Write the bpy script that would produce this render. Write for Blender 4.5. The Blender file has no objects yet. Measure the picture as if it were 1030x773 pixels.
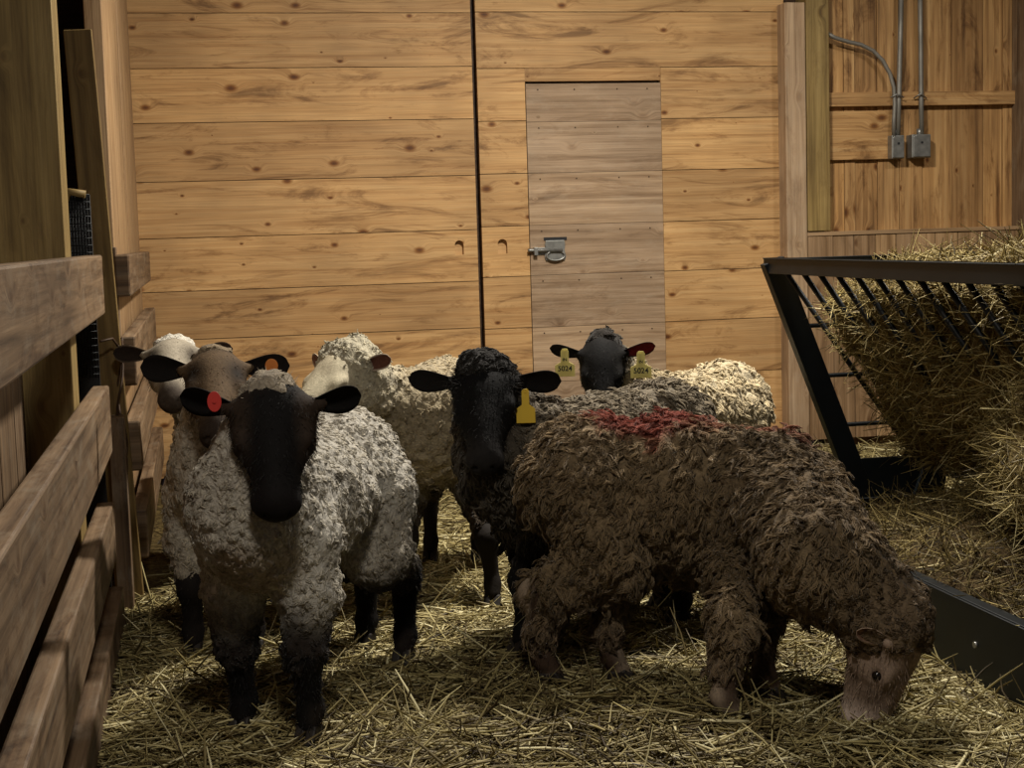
import bpy, bmesh, math, random
import numpy as np
from mathutils import Vector, Matrix
random.seed(7); rng = np.random.default_rng(11)
SC = bpy.context.scene; COL = SC.collection
# ------------------------------------------------------------------ camera (1030 x 773 frame)
FPX, CH = 1540.0, 1.15
YAW, PIT, ROL = math.radians(11.4), math.radians(5.55), math.radians(1.7)
cf = np.array([math.sin(YAW)*math.cos(PIT), math.cos(YAW)*math.cos(PIT), -math.sin(PIT)])
r0 = np.array([math.cos(YAW), -math.sin(YAW), 0.0]); u0 = np.cross(r0, cf)
cr = r0*math.cos(ROL) - u0*math.sin(ROL); cu = np.cross(cr, cf)
CAM = np.array([0, 0, CH])
cam = bpy.data.objects.new('camera', bpy.data.cameras.new('camera')); COL.objects.link(cam)
cam.matrix_world = Matrix(((cr[0], cu[0], -cf[0], 0), (cr[1], cu[1], -cf[1], 0), (cr[2], cu[2], -cf[2], CH), (0, 0, 0, 1)))
cam.data.sensor_width = 36; cam.data.lens = FPX/1030*36; cam.data.clip_start = .05
SC.camera = cam
def ray(x, y): return cf + cr*(x-515)/FPX - cu*(y-386.5)/FPX
def gz(x, y, z=0.0): d = ray(x, y); return CAM + d*((z-CH)/d[2])       # pixel -> point at height z
def at(x, y, Y): d = ray(x, y); return CAM + d*(Y/d[1])                 # pixel -> point at depth Y
# ------------------------------------------------------------------ light
SC.view_settings.view_transform = 'Standard'; SC.view_settings.look = 'None'
SC.view_settings.gamma = 1; SC.view_settings.use_curve_mapping = False; SC.view_settings.exposure = 0.0
w = bpy.data.worlds.new('world'); SC.world = w; w.use_nodes = True
w.node_tree.nodes['Background'].inputs[0].default_value = (.75, .85, 1, 1)
w.node_tree.nodes['Background'].inputs[1].default_value = .06
def lamp(name, loc, power, size, col):
    l = bpy.data.lights.new(name, 'AREA'); l.shape = 'DISK'; l.size = size; l.energy = power; l.color = col
    o = bpy.data.objects.new(name, l); COL.objects.link(o); o.location = loc; return o
lamp('barn_lamp', (1.6, 5.0, 3.05), 165, .3, (1, .93, .82))
lamp('barn_lamp', (3.7, 5.2, 3.05), 34, .3, (1, .93, .82))
lamp('barn_lamp', (0.25, 1.3, 2.75), 46, .4, (1, .93, .82))

# ------------------------------------------------------------------ helpers
def lin(c): return tuple(((v/255)/12.92 if v/255 <= .04045 else ((v/255+.055)/1.055)**2.4) for v in c[:3])
def c4(c): return (*lin(c), 1)
def link(name, me, mat=None, parent=None):
    o = bpy.data.objects.new(name, me); COL.objects.link(o)
    if mat is not None and len(me.materials) == 0: me.materials.append(mat)
    if parent is not None: o.parent = parent
    return o
def tag(o, label=None, cat=None, group=None, kind=None):
    for k, v in (('label', label), ('category', cat), ('group', group), ('kind', kind)):
        if v: o[k] = v
    return o
def empty(name, loc, rz=0, **k):
    o = bpy.data.objects.new(name, None); COL.objects.link(o); o.location = loc; o.rotation_euler = (0, 0, rz)
    o.empty_display_size = .1
    return tag(o, **k)
def h3(i, j, k, s):
    n = (i*374761393 + j*668265263 + k*1274126177 + s*362437) & 0xffffffff
    n = ((n ^ (n >> 13))*1274126177) & 0xffffffff
    return ((n ^ (n >> 16)) & 0xffff)/65535.0
def vnoise(p, s=0):                                   # value noise in -1..1
    p = np.asarray(p, float); f = np.floor(p).astype(np.int64); t = p-f; t = t*t*(3-2*t)
    r = 0
    for a in (0, 1):
        for b in (0, 1):
            for c in (0, 1):
                wgt = (t[..., 0] if a else 1-t[..., 0])*(t[..., 1] if b else 1-t[..., 1])*(t[..., 2] if c else 1-t[..., 2])
                r = r + wgt*h3(f[..., 0]+a, f[..., 1]+b, f[..., 2]+c, s)
    return r*2-1
def mesh_np(name, V, F, smooth=True, col=None, tone=None):
    me = bpy.data.meshes.new(name); V = np.ascontiguousarray(V, np.float32); F = np.ascontiguousarray(F, np.int32)
    n, m = F.shape
    me.vertices.add(len(V)); me.vertices.foreach_set('co', V.ravel())
    me.loops.add(n*m); me.loops.foreach_set('vertex_index', F.ravel())
    me.polygons.add(n); me.polygons.foreach_set('loop_start', np.arange(0, n*m, m, dtype=np.int32))
    me.polygons.foreach_set('loop_total', np.full(n, m, np.int32))
    me.polygons.foreach_set('use_smooth', np.full(n, smooth, bool))
    me.update(calc_edges=True)
    if col is not None:
        a = me.color_attributes.new('Col', 'FLOAT_COLOR', 'POINT')
        cc = np.ones((len(V), 4), np.float32); cc[:, :3] = col; a.data.foreach_set('color', cc.ravel())
    if tone is not None:
        a = me.attributes.new('tone', 'FLOAT', 'POINT'); a.data.foreach_set('value', np.ascontiguousarray(tone, np.float32))
    return me
def nrm(v): return v/np.maximum(np.linalg.norm(v, axis=-1, keepdims=True), 1e-9)
def strand_mesh(name, P, R, tone, col=None, sides=3):
    N, K, _ = P.shape
    T = np.empty_like(P); T[:, 1:-1] = P[:, 2:]-P[:, :-2]; T[:, 0] = P[:, 1]-P[:, 0]; T[:, -1] = P[:, -1]-P[:, -2]
    T = nrm(T); ref = nrm(np.broadcast_to(nrm(rng.normal(size=(N, 1, 3))), P.shape))
    A = nrm(np.cross(T, ref)); B = np.cross(T, A)
    ang = np.arange(sides)*2*math.pi/sides
    V = P[:, :, None, :] + (A[:, :, None, :]*np.cos(ang)[None, None, :, None] + B[:, :, None, :]*np.sin(ang)[None, None, :, None])*R[:, :, None, None]
    idx = np.arange(N*K*sides).reshape(N, K, sides); nx = np.roll(idx, -1, axis=2)
    F = np.stack([idx[:, :-1], nx[:, :-1], nx[:, 1:], idx[:, 1:]], axis=-1).reshape(-1, 4)
    tn = np.repeat(tone, K*sides)
    cc = None if col is None else np.repeat(col, K*sides, axis=0)
    return mesh_np(name, V.reshape(-1, 3), F, True, cc, tn)

class MB:                                              # boxes, tubes and prisms gathered into one mesh, with grain UVs and a tone per board
    def __init__(s): s.v = []; s.f = []; s.uv = []; s.t = []; s.sm = []
    def box(s, c, half, M=None, grain=0, tone=None, off=None):
        M = np.eye(3) if M is None else np.array(M, float); c = np.array(c, float); half = np.array(half, float)
        tone = random.random() if tone is None else tone
        off = (random.uniform(0, 40), random.uniform(0, 40)) if off is None else off
        b = len(s.v); loc = []
        for i in (-1, 1):
            for j in (-1, 1):
                for k in (-1, 1):
                    l = half*np.array([i, j, k]); loc.append(l); s.v.append(c + M @ l)
        quads = {0: [(0, 1, 3, 2), (4, 6, 7, 5)], 1: [(0, 4, 5, 1), (2, 3, 7, 6)], 2: [(0, 2, 6, 4), (1, 5, 7, 3)]}
        for ax, qs in quads.items():
            oth = [a for a in (0, 1, 2) if a != ax]
            if grain in oth: ua = grain; va = [a for a in oth if a != grain][0]
            else: ua, va = oth
            for q in qs:
                s.f.append([b+i for i in q]); sc = .15 if ax == grain else 1
                s.uv.append([(loc[i][ua]*sc+off[0], loc[i][va]+off[1]) for i in q]); s.t.append(tone); s.sm.append(False)
        return s
    def bx(s, x0, x1, y0, y1, z0, z1, grain=0, tone=None):
        return s.box(((x0+x1)/2, (y0+y1)/2, (z0+z1)/2), ((x1-x0)/2, (y1-y0)/2, (z1-z0)/2), None, grain, tone)
    def beam(s, a, b, wd, th, up=(0, 0, 1), tone=None):  # board from a to b; wd across, th along 'up'
        a = np.array(a, float); b = np.array(b, float); x = nrm(b-a); y = nrm(np.cross(np.array(up, float), x)); z = np.cross(x, y)
        return s.box((a+b)/2, (np.linalg.norm(b-a)/2, wd/2, th/2), np.stack([x, y, z], 1), 0, tone)
    def tube(s, pts, r, n=10, tone=.5, caps=True):
        pts = np.array(pts, float); K = len(pts); T = np.gradient(pts, axis=0); T = nrm(T)
        ref = np.array([0, 0, 1.]) if abs(T[0][2]) < .9 else np.array([1., 0, 0]); b = len(s.v); A = nrm(np.cross(T[0], ref))
        rr = np.full(K, r) if np.isscalar(r) else np.array(r)
        for k in range(K):
            A = nrm(A - T[k]*(A@T[k])); B = np.cross(T[k], A)
            for i in range(n):
                a = 2*math.pi*i/n; s.v.append(pts[k] + (A*math.cos(a)+B*math.sin(a))*rr[k])
        for k in range(K-1):
            for i in range(n):
                j = (i+1) % n; q = [b+k*n+i, b+k*n+j, b+(k+1)*n+j, b+(k+1)*n+i]
                s.f.append(q); s.uv.append([(k*.1, i*.02)]*4); s.t.append(tone); s.sm.append(True)
        if caps:
            s.f.append([b+i for i in range(n)][::-1]); s.uv.append([(0, 0)]*n); s.t.append(tone); s.sm.append(False)
            s.f.append([b+(K-1)*n+i for i in range(n)]); s.uv.append([(0, 0)]*n); s.t.append(tone); s.sm.append(False)
        return s
    def prism(s, outline, o, ax, ay, th, tone=.5):       # outline in the ax/ay plane at o, thickness th along ax x ay
        o = np.array(o, float); ax = np.array(ax, float); ay = np.array(ay, float); n = nrm(np.cross(ax, ay)); b = len(s.v); m = len(outline)
        for sg in (-.5, .5):
            for (x, y) in outline: s.v.append(o + ax*x + ay*y + n*th*sg)
        s.f.append([b+i for i in range(m)][::-1]); s.f.append([b+m+i for i in range(m)])
        for f_ in (s.f[-2], s.f[-1]): s.uv.append([(outline[(i-b) % m][0], outline[(i-b) % m][1]) for i in f_]); s.t.append(tone); s.sm.append(False)
        for i in range(m):
            j = (i+1) % m; s.f.append([b+i, b+j, b+m+j, b+m+i]); s.uv.append([(0, 0)]*4); s.t.append(tone); s.sm.append(False)
        return s
    def mesh(s, name):
        me = bpy.data.meshes.new(name); me.from_pydata([tuple(map(float, v)) for v in s.v], [], s.f)
        uv = me.uv_layers.new(name='UVMap'); me.uv_layers.active = uv
        uv.data.foreach_set('uv', np.array([c for q in s.uv for p in q for c in p], np.float32))
        a = me.attributes.new('tone', 'FLOAT', 'FACE'); a.data.foreach_set('value', np.array(s.t, np.float32))
        me.polygons.foreach_set('use_smooth', np.array(s.sm, bool)); me.update(); return me
    def build(s, name, mat, parent=None, bevel=0.0):
        o = link(name, s.mesh(name), mat, parent)
        if bevel: m = o.modifiers.new('bevel', 'BEVEL'); m.width = bevel; m.segments = 2; m.limit_method = 'ANGLE'
        return o

# ------------------------------------------------------------------ materials
def mat(name, rough=.6, metal=0.0, color=None, spec=.5):
    m = bpy.data.materials.new(name); m.use_nodes = True; b = m.node_tree.nodes['Principled BSDF']
    b.inputs['Roughness'].default_value = rough; b.inputs['Metallic'].default_value = metal
    b.inputs['Specular IOR Level'].default_value = spec
    if color is not None: b.inputs['Base Color'].default_value = c4(color)
    return m, m.node_tree.nodes, m.node_tree.links, b
def ramp(N, stops, interp='LINEAR'):
    r = N.new('ShaderNodeValToRGB'); e = r.color_ramp.elements; r.color_ramp.interpolation = interp
    while len(e) > 1: e.remove(e[-1])
    e[0].position = stops[0][0]; e[0].color = stops[0][1]
    for p, c in stops[1:]: x = e.new(p); x.color = c
    return r
def mix(N, L, mode, fac, a, b):
    m = N.new('ShaderNodeMix'); m.data_type = 'RGBA'; m.blend_type = mode
    for s, v in ((m.inputs[0], fac), (m.inputs[6], a), (m.inputs[7], b)):
        if hasattr(v, 'node') or hasattr(v, 'is_linked'): L.new(v, s)
        else: s.default_value = v
    return m.outputs[2]
def wood(name, light, midc, dark, knots=.8, stain=.5, rough=.62, wear=0.0, weard=(190, 180, 160)):
    m, N, L, b = mat(name, rough, spec=.3)
    uv = N.new('ShaderNodeUVMap'); uv.uv_map = 'UVMap'
    tn = N.new('ShaderNodeAttribute'); tn.attribute_name = 'tone'
    def mp(sx, sy, vec=None):
        q = N.new('ShaderNodeMapping'); q.inputs['Scale'].default_value = (sx, sy, 1); L.new(vec or uv.outputs[0], q.inputs[0]); return q.outputs[0]
    def noise(v, sc, det=4, ro=.55, dist=0.0):
        n = N.new('ShaderNodeTexNoise'); n.inputs['Scale'].default_value = sc; n.inputs['Detail'].default_value = det
        n.inputs['Roughness'].default_value = ro; n.inputs['Distortion'].default_value = dist; L.new(v, n.inputs['Vector']); return n.outputs['Fac']
    # knots: stretched cells; the grain bends round them
    kv = N.new('ShaderNodeTexVoronoi'); kv.voronoi_dimensions = '2D'; kv.inputs['Scale'].default_value = 1; kv.inputs['Randomness'].default_value = 1
    L.new(mp(3.0, 5.0), kv.inputs['Vector']); sx_ = N.new('ShaderNodeSeparateColor'); L.new(kv.outputs['Color'], sx_.inputs[0])
    dv = N.new('ShaderNodeMath'); dv.operation = 'MULTIPLY_ADD'; L.new(sx_.outputs[0], dv.inputs[0]); dv.inputs[1].default_value = .85; dv.inputs[2].default_value = .0
    dk = N.new('ShaderNodeMath'); dk.operation = 'DIVIDE'; L.new(kv.outputs['Distance'], dk.inputs[0]); L.new(dv.outputs[0], dk.inputs[1]); kd = dk.outputs[0]
    bend = N.new('ShaderNodeMapRange'); bend.interpolation_type = 'SMOOTHSTEP'; L.new(kd, bend.inputs[0]); bend.inputs[1].default_value = 0; bend.inputs[2].default_value = .32; bend.inputs[3].default_value = .028; bend.inputs[4].default_value = 0
    cmb = N.new('ShaderNodeCombineXYZ'); L.new(bend.outputs[0], cmb.inputs[1])
    va = N.new('ShaderNodeVectorMath'); va.operation = 'ADD'; L.new(uv.outputs[0], va.inputs[0]); L.new(cmb.outputs[0], va.inputs[1])
    g1 = noise(mp(1.1, 34, va.outputs[0]), 1.0, 5, .6, .4)
    g2 = noise(mp(3.0, 150, va.outputs[0]), 1.0, 3, .6)
    base = ramp(N, [(.3, c4(dark)), (.48, c4(midc)), (.68, c4(light))]); L.new(g1, base.inputs[0])
    fine = ramp(N, [(.3, (.72, .72, .72, 1)), (.6, (1.06, 1.06, 1.06, 1))]); L.new(g2, fine.inputs[0])
    col = mix(N, L, 'MULTIPLY', .8, base.outputs[0], fine.outputs[0])
    tr = ramp(N, [(0, (.72, .68, .64, 1)), (.5, (1, 1, 1, 1)), (1, (1.16, 1.13, 1.05, 1))]); L.new(tn.outputs['Fac'], tr.inputs[0])
    col = mix(N, L, 'MULTIPLY', 1, col, tr.outputs[0])
    # darker smudges and water stains that follow the boards
    s1 = noise(mp(1.7, 8, va.outputs[0]), 1.0, 6, .72, 1.4); sr = ramp(N, [(.52, (1, 1, 1, 1)), (.58, (.74, .69, .64, 1)), (.66, (.34, .28, .24, 1))]); L.new(s1, sr.inputs[0])
    col = mix(N, L, 'MULTIPLY', stain, col, sr.outputs[0])
    s2 = noise(mp(1.3, 1.3), 1.6, 3); s2r = ramp(N, [(.35, (.8, .78, .76, 1)), (.62, (1.08, 1.06, 1.02, 1))]); L.new(s2, s2r.inputs[0])
    col = mix(N, L, 'MULTIPLY', .8, col, s2r.outputs[0])
    kr = ramp(N, [(0, (.16, .08, .04, 1)), (.05, (.30, .17, .09, 1)), (.075, (.5, .36, .22, 1)), (.14, (1, 1, 1, 1))]); L.new(kd, kr.inputs[0])
    col = mix(N, L, 'MULTIPLY', knots, col, kr.outputs[0])
    if wear > 0:
        wn = noise(mp(4, 10), 1.5, 6, .7); wr = ramp(N, [(.5, (0, 0, 0, 1)), (.72, (wear, wear, wear, 1))]); L.new(wn, wr.inputs[0])
        col = mix(N, L, 'MIX', wr.outputs[0], col, c4(weard))
    L.new(col, b.inputs['Base Color'])
    bp = N.new('ShaderNodeBump'); bp.inputs['Strength'].default_value = .35; bp.inputs['Distance'].default_value = .004
    L.new(g1, bp.inputs['Height']); L.new(bp.outputs[0], b.inputs['Normal'])
    return m
M = {}
M['door'] = wood('pine_boards', (196, 160, 112), (186, 148, 100), (164, 125, 80), .95, .8)
M['hatch'] = wood('weathered_boards', (178, 154, 128), (160, 136, 110), (132, 108, 84), .3, .5, wear=.3, weard=(176, 160, 138))
M['wall'] = wood('wall_boards', (190, 154, 106), (168, 130, 84), (118, 88, 56), .9, .9)
M['post'] = wood('post_wood', (176, 148, 116), (152, 124, 92), (116, 90, 62), .6, .4)
M['green'] = wood('treated_post', (158, 136, 88), (140, 118, 72), (112, 92, 54), .4, .4)
M['fence'] = wood('fence_wood', (142, 119, 94), (118, 97, 75), (82, 65, 49), .5, .9, wear=.45, weard=(150, 138, 120))
M['dark'] = wood('old_dark_wood', (88, 66, 46), (66, 48, 33), (44, 31, 21), .5, .6)
def simple(name, c, rough=.6, metal=0, spec=.5, nscale=0, namt=.3):
    m, N, L, b = mat(name, rough, metal, c, spec)
    if nscale:
        t = N.new('ShaderNodeTexCoord'); n = N.new('ShaderNodeTexNoise'); n.inputs['Scale'].default_value = nscale; n.inputs['Detail'].default_value = 5
        L.new(t.outputs['Object'], n.inputs['Vector']); r = ramp(N, [(.3, (1-namt,)*3+(1,)), (.7, (1+namt*.5,)*3+(1,))]); L.new(n.outputs['Fac'], r.inputs[0])
        L.new(mix(N, L, 'MULTIPLY', 1, c4(c), r.outputs[0]), b.inputs['Base Color'])
    return m
M['paint'] = simple('dark_feeder_paint', (13, 18, 21), .45, 0, .3, 9, .4)
M['galv'] = simple('galvanised_steel', (150, 150, 146), .42, .75, .5, 30, .3)
M['conduit'] = simple('grey_conduit', (128, 124, 116), .5, .35, .5, 12, .3)
M['black'] = simple('black_mesh', (14, 16, 20), .6)
M['blue'] = simple('blue_plastic', (12, 18, 48), .5, 0, .5, 20, .4)
M['twine'] = simple('pale_twine', (205, 190, 150), .8)
M['hoof'] = simple('hoof_horn', (38, 32, 27), .6, 0, .3, 40, .4)
M['eye'] = simple('eye_dark', (16, 11, 8), .12, 0, .6)
M['yellow'] = simple('yellow_tag', (214, 178, 40), .5)
M['paleyellow'] = simple('pale_yellow_tag', (214, 200, 116), .5)
M['red'] = simple('red_tag', (176, 34, 20), .5)
M['orange'] = simple('orange_tag', (196, 112, 28), .5)
M['maroon'] = simple('dark_red_mark', (120, 24, 30), .6)
M['ink'] = simple('black_ink', (20, 18, 16), .7)
def straw_mat(name, stops, rough=.55):
    m, N, L, b = mat(name, rough, spec=.25); t = N.new('ShaderNodeAttribute'); t.attribute_name = 'tone'
    r = ramp(N, [(p, c4(c)) for p, c in stops]); L.new(t.outputs['Fac'], r.inputs[0]); L.new(r.outputs[0], b.inputs['Base Color']); return m
M['straw'] = straw_mat('straw_stems', [(0, (60, 48, 28)), (.35, (120, 106, 68)), (.7, (178, 164, 112)), (1, (226, 216, 172))])
M['hay'] = straw_mat('hay_stems', [(0, (58, 48, 28)), (.4, (122, 106, 62)), (.75, (176, 158, 102)), (1, (222, 208, 156))])
def litter(name, a, b_, c):
    m, N, L, b = mat(name, .9, spec=.1); t = N.new('ShaderNodeTexCoord')
    n = N.new('ShaderNodeTexNoise'); n.inputs['Scale'].default_value = 26; n.inputs['Detail'].default_value = 8; n.inputs['Distortion'].default_value = 2.2
    L.new(t.outputs['Object'], n.inputs['Vector']); r = ramp(N, [(.3, c4(a)), (.52, c4(b_)), (.72, c4(c))]); L.new(n.outputs['Fac'], r.inputs[0]); L.new(r.outputs[0], b.inputs['Base Color'])
    bp = N.new('ShaderNodeBump'); bp.inputs['Strength'].default_value = .8; bp.inputs['Distance'].default_value = .02; L.new(n.outputs['Fac'], bp.inputs['Height']); L.new(bp.outputs[0], b.inputs['Normal'])
    return m
M['litter'] = litter('trodden_bedding', (40, 31, 20), (84, 70, 42), (120, 104, 64))
M['darkhay'] = litter('dark_hay', (40, 32, 20), (72, 58, 36), (98, 82, 52))  # litter texture in darker browns than the rack hay, for the trough heap
M['haycore'] = litter('packed_hay', (62, 52, 32), (108, 92, 58), (140, 124, 80))
def coat(name, bump, dist, scale, rough=.85, var=.35, sheen=.25, useT=False):
    m, N, L, b = mat(name, rough, spec=.15); a = N.new('ShaderNodeAttribute'); a.attribute_name = 'Col'
    t = N.new('ShaderNodeTexCoord'); n = N.new('ShaderNodeTexNoise'); n.inputs['Scale'].default_value = scale; n.inputs['Detail'].default_value = 6; n.inputs['Distortion'].default_value = 1.5
    L.new(t.outputs['Object'], n.inputs['Vector']); r = ramp(N, [(.3, (1-var,)*3+(1,)), (.7, (1+var*.4,)*3+(1,))]); L.new(n.outputs['Fac'], r.inputs[0])
    col = mix(N, L, 'MULTIPLY', 1, a.outputs['Color'], r.outputs[0])
    if useT:
        tn = N.new('ShaderNodeAttribute'); tn.attribute_name = 'tone'; tr = ramp(N, [(0, (.55, .53, .5, 1)), (1, (1.3, 1.28, 1.22, 1))]); L.new(tn.outputs['Fac'], tr.inputs[0])
        col = mix(N, L, 'MULTIPLY', 1, col, tr.outputs[0])
    L.new(col, b.inputs['Base Color']); b.inputs['Sheen Weight'].default_value = sheen; b.inputs['Sheen Roughness'].default_value = .5
    bp = N.new('ShaderNodeBump'); bp.inputs['Strength'].default_value = bump; bp.inputs['Distance'].default_value = dist; L.new(n.outputs['Fac'], bp.inputs['Height']); L.new(bp.outputs[0], b.inputs['Normal'])
    return m
M['skin'] = coat('short_face_hair', .35, .004, 90, .8, .3, .0)
M['fleece'] = coat('wool_fleece', .9, .012, 55, .95, .4, .1)
M['lock'] = coat('wool_locks', .2, .002, 60, .95, .2, .1, True)

# ------------------------------------------------------------------ setting
YW = 7.5
def ground_h(x, y):
    p = np.stack([np.asarray(x, float)*2.2, np.asarray(y, float)*2.2, np.zeros_like(np.asarray(x, float))], -1)
    return .018*vnoise(p, 3) + .012*vnoise(p*2.7, 4) - .01
nx_, ny_ = 160, 240
gx = np.linspace(-1.7, 5.2, nx_); gy = np.linspace(.3, 7.95, ny_); GX, GY = np.meshgrid(gx, gy, indexing='ij')
V = np.stack([GX, GY, ground_h(GX, GY)], -1).reshape(-1, 3); I = np.arange(nx_*ny_).reshape(nx_, ny_)
F = np.stack([I[:-1, :-1], I[1:, :-1], I[1:, 1:], I[:-1, 1:]], -1).reshape(-1, 4)
tag(link('floor', mesh_np('floor', V, F), M['litter']), kind='structure')
# back wall: dark framing seen only through the seams
tag(MB().bx(-1.7, 5.2, YW+.06, YW+.12, -.05, 3.3).build('wall_back', M['dark']), kind='structure')
# two sliding door leaves of wide horizontal boards
SE = 1.371
seamsL = [0.03]+[at(310, y, YW)[2] for y in (392, 337, 289, 236, 180, 122, 68, 13)]; seamsL += [seamsL[-1]+.27, seamsL[-1]+.54]
seamsR = [0.03]+[at(500, y, YW)[2] for y in (386, 331, 279, 228, 175, 122, 69, 12)]; seamsR += [seamsR[-1]+.27, seamsR[-1]+.54]
def door_tone(k, off): return .5+.22*math.sin(k*2.3+off)
def arch(cx, cz, w_, h_, d, name):                      # cutter for an arched finger pull
    o = [(-w_, -h_), (w_, -h_)] + [(w_*math.cos(a), h_*.35+w_*math.sin(a)) for a in np.linspace(0, math.pi, 9)]
    return link(name, MB().prism(o, (cx, YW, cz), (1, 0, 0), (0, 0, 1), d).mesh(name))
def cut(o, cutters):
    for c in cutters:
        m = o.modifiers.new('cut', 'BOOLEAN'); m.operation = 'DIFFERENCE'; m.object = c; m.solver = 'EXACT'
    dg = bpy.context.evaluated_depsgraph_get(); dg.update(); me = bpy.data.meshes.new_from_object(o.evaluated_get(dg)); o.modifiers.clear(); o.data = me
    for c in cutters: bpy.data.objects.remove(c)
d1 = MB()
for k in range(len(seamsL)-1): d1.bx(-.45, SE-.012, YW, YW+.04, seamsL[k]+.002, seamsL[k+1]-.0015, 0, door_tone(k, 0))
o1 = d1.build('door_1', M['door']); tag(o1, kind='structure')
HX0, HX1 = 1.625, 2.318
HZ1 = 1.893; HZL = 1.955
d2 = MB()
for k in range(len(seamsR)-1):
    z0, z1 = seamsR[k]+.002, seamsR[k+1]-.0015
    if z1 < HZL+.1: z1 = min(z1, z1); d2.bx(SE+.012, HX0-.003, YW, YW+.04, z0, z1, 0, door_tone(k, 1)); d2.bx(HX1+.003, 2.98, YW, YW+.04, z0, z1, 0, door_tone(k, 2))
    else: d2.bx(SE+.012, 2.98, YW, YW+.04, z0, z1, 0, door_tone(k, 3))
d2.bx(HX0-.002, HX1+.002, YW+.003, YW+.04, HZ1+.012, HZL+.02, 0, .35)
o2 = d2.build('door_2', M['door']); tag(o2, kind='structure')
p1 = at(462, 249, YW); p2 = at(505.5, 248, YW)
cut(o1, [arch(p1[0], p1[2], .022, .036, .05, 'cut')]); cut(o2, [arch(p2[0], p2[2], .024, .036, .05, 'cut')])
for o, p in ((o1, p1), (o2, p2)):
    MB().bx(p[0]-.024, p[0]+.024, YW+.026, YW+.039, p[2]-.036, p[2]+.042, 0, .45).build('finger_pull', M['door'], o)
d3 = MB(); seamsH = [.05]+[at(600, y, YW)[2] for y in (382, 327, 275, 225, 173, 122)]+[HZ1]
for k in range(len(seamsH)-1): d3.bx(HX0, HX1, YW-.004, YW+.036, seamsH[k]+.001, seamsH[k+1]-.001, 0, .5+.2*math.sin(k*1.9))
hatch = d3.build('door_3', M['hatch']); tag(hatch, kind='structure')
nails = MB()
for z in seamsH[1:]:
    for x in (HX0+.06, (HX0+HX1)/2-.1, (HX0+HX1)/2+.12, HX1-.07):
        nails.tube([(x, YW-.0055, z-.03), (x, YW-.001, z-.03)], .004, 8)
nails.build('nail_heads', M['dark'], hatch)
# slide latch on the small door
lt = at(558, 252, YW); LY = YW-.006
lat = MB()
o_ = [(-.048, -.05), (.048, -.05), (.055, -.03), (.048, 0), (.052, .03), (.048, .05), (-.048, .05), (-.052, .03), (-.048, 0), (-.055, -.03)]
lat.prism(o_, (lt[0], LY-.004, lt[2]), (1, 0, 0), (0, 0, 1), .008)
lp = lat.build('latch_plate', M['galv'], hatch, .002)
ring = [(lt[0]+.044*math.cos(a)*1.05, LY-.014, lt[2]-.026+.024*math.sin(a)) for a in np.linspace(0, 2*math.pi, 25)]
MB().tube(ring, .0045, 8, caps=False).build('latch_ring', M['galv'], hatch)
MB().tube([(lt[0]+.035, LY-.016, lt[2]+.0), (lt[0]-.13, LY-.016, lt[2]+.004), (lt[0]-.142, LY-.016, lt[2]+.004)], .0085, 12).build('latch_bolt', M['galv'], hatch)
MB().bx(lt[0]-.112, lt[0]-.092, LY-.028, LY+.003, lt[2]-.022, lt[2]+.018).bx(lt[0]-.11, lt[0]-.04, LY-.004, LY+.003, lt[2]-.02, lt[2]+.016).build('latch_keeper', M['galv'], hatch, .002)
MB().bx(lt[0]-.056, lt[0]+.062, LY-.001, LY+.003, lt[2]+.05, lt[2]+.066).build('latch_mortise', M['black'], hatch)
# right of the doors: posts and the boarded wall
tag(MB().bx(2.945, 3.055, YW-.10, YW+.02, .04, 2.275, 2, .75).build('trim_1', M['hatch'], None, .004), kind='structure')
tag(MB().bx(3.062, 3.185, YW-.095, YW+.04, 1.125, 3.2, 2, .6).build('trim_2', M['green'], None, .004), kind='structure')
wr = MB(); x = 3.19
for wd in (.115, .06, .125, .12, .13, .17, .18, .11, .12, .19, .2, .2):
    wr.bx(x+.0015, x+wd-.0015, YW+.008*random.random(), YW+.04, -.02, 3.2, 2); x += wd
tag(wr.build('wall_right_back', M['wall'], None, .0015), kind='structure')
tag(MB().bx(3.19, 4.26, YW-.035, YW+.01, at(900, 107, YW)[2], at(900, 93, YW)[2], 0, .55).build('trim_3', M['wall'], None, .003), kind='structure')
tag(MB().bx(3.19, 3.62, YW-.022, YW+.01, at(860, 161, YW)[2], at(860, 112, YW)[2], 0, .6).build('trim_4', M['wall'], None, .003), kind='structure')
zl = at(900, 231, YW)[2]; wl = MB(); x = 3.03
wl.bx(3.06, 5.2, YW-.085, YW+.01, zl-.02, zl, 0, .5)
wl.bx(3.03, 3.062, YW-.088, YW+.01, .04, zl, 2, .55)
x = 3.064
for wd in (.14, .115, .118, .115, .10, .12, .13, .11, .115, .12, .12, .12, .13, .12, .12, .12, .12): wl.bx(x+.002, x+wd-.002, YW-.08+.004*random.random(), YW+.01, .045, zl-.022, 2); x += wd
tag(wl.build('wainscot', M['post'], None, .0015), kind='structure')
tag(MB().bx(4.25, 4.42, YW-.25, YW, 0, 3.2, 2, .2).build('trim_5', M['fence'], None, .004), kind='structure')
tag(MB().bx(5.0, 5.06, .3, 7.6, 0, 3.2, 1).build('wall_right', M['dark']), kind='structure')
cl = MB()
for k in range(24): cl.bx(-1.7, 5.2, .3+k*.305, .6+k*.305, 3.2, 3.24, 0)
tag(cl.build('ceiling', M['dark']), kind='structure')
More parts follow.
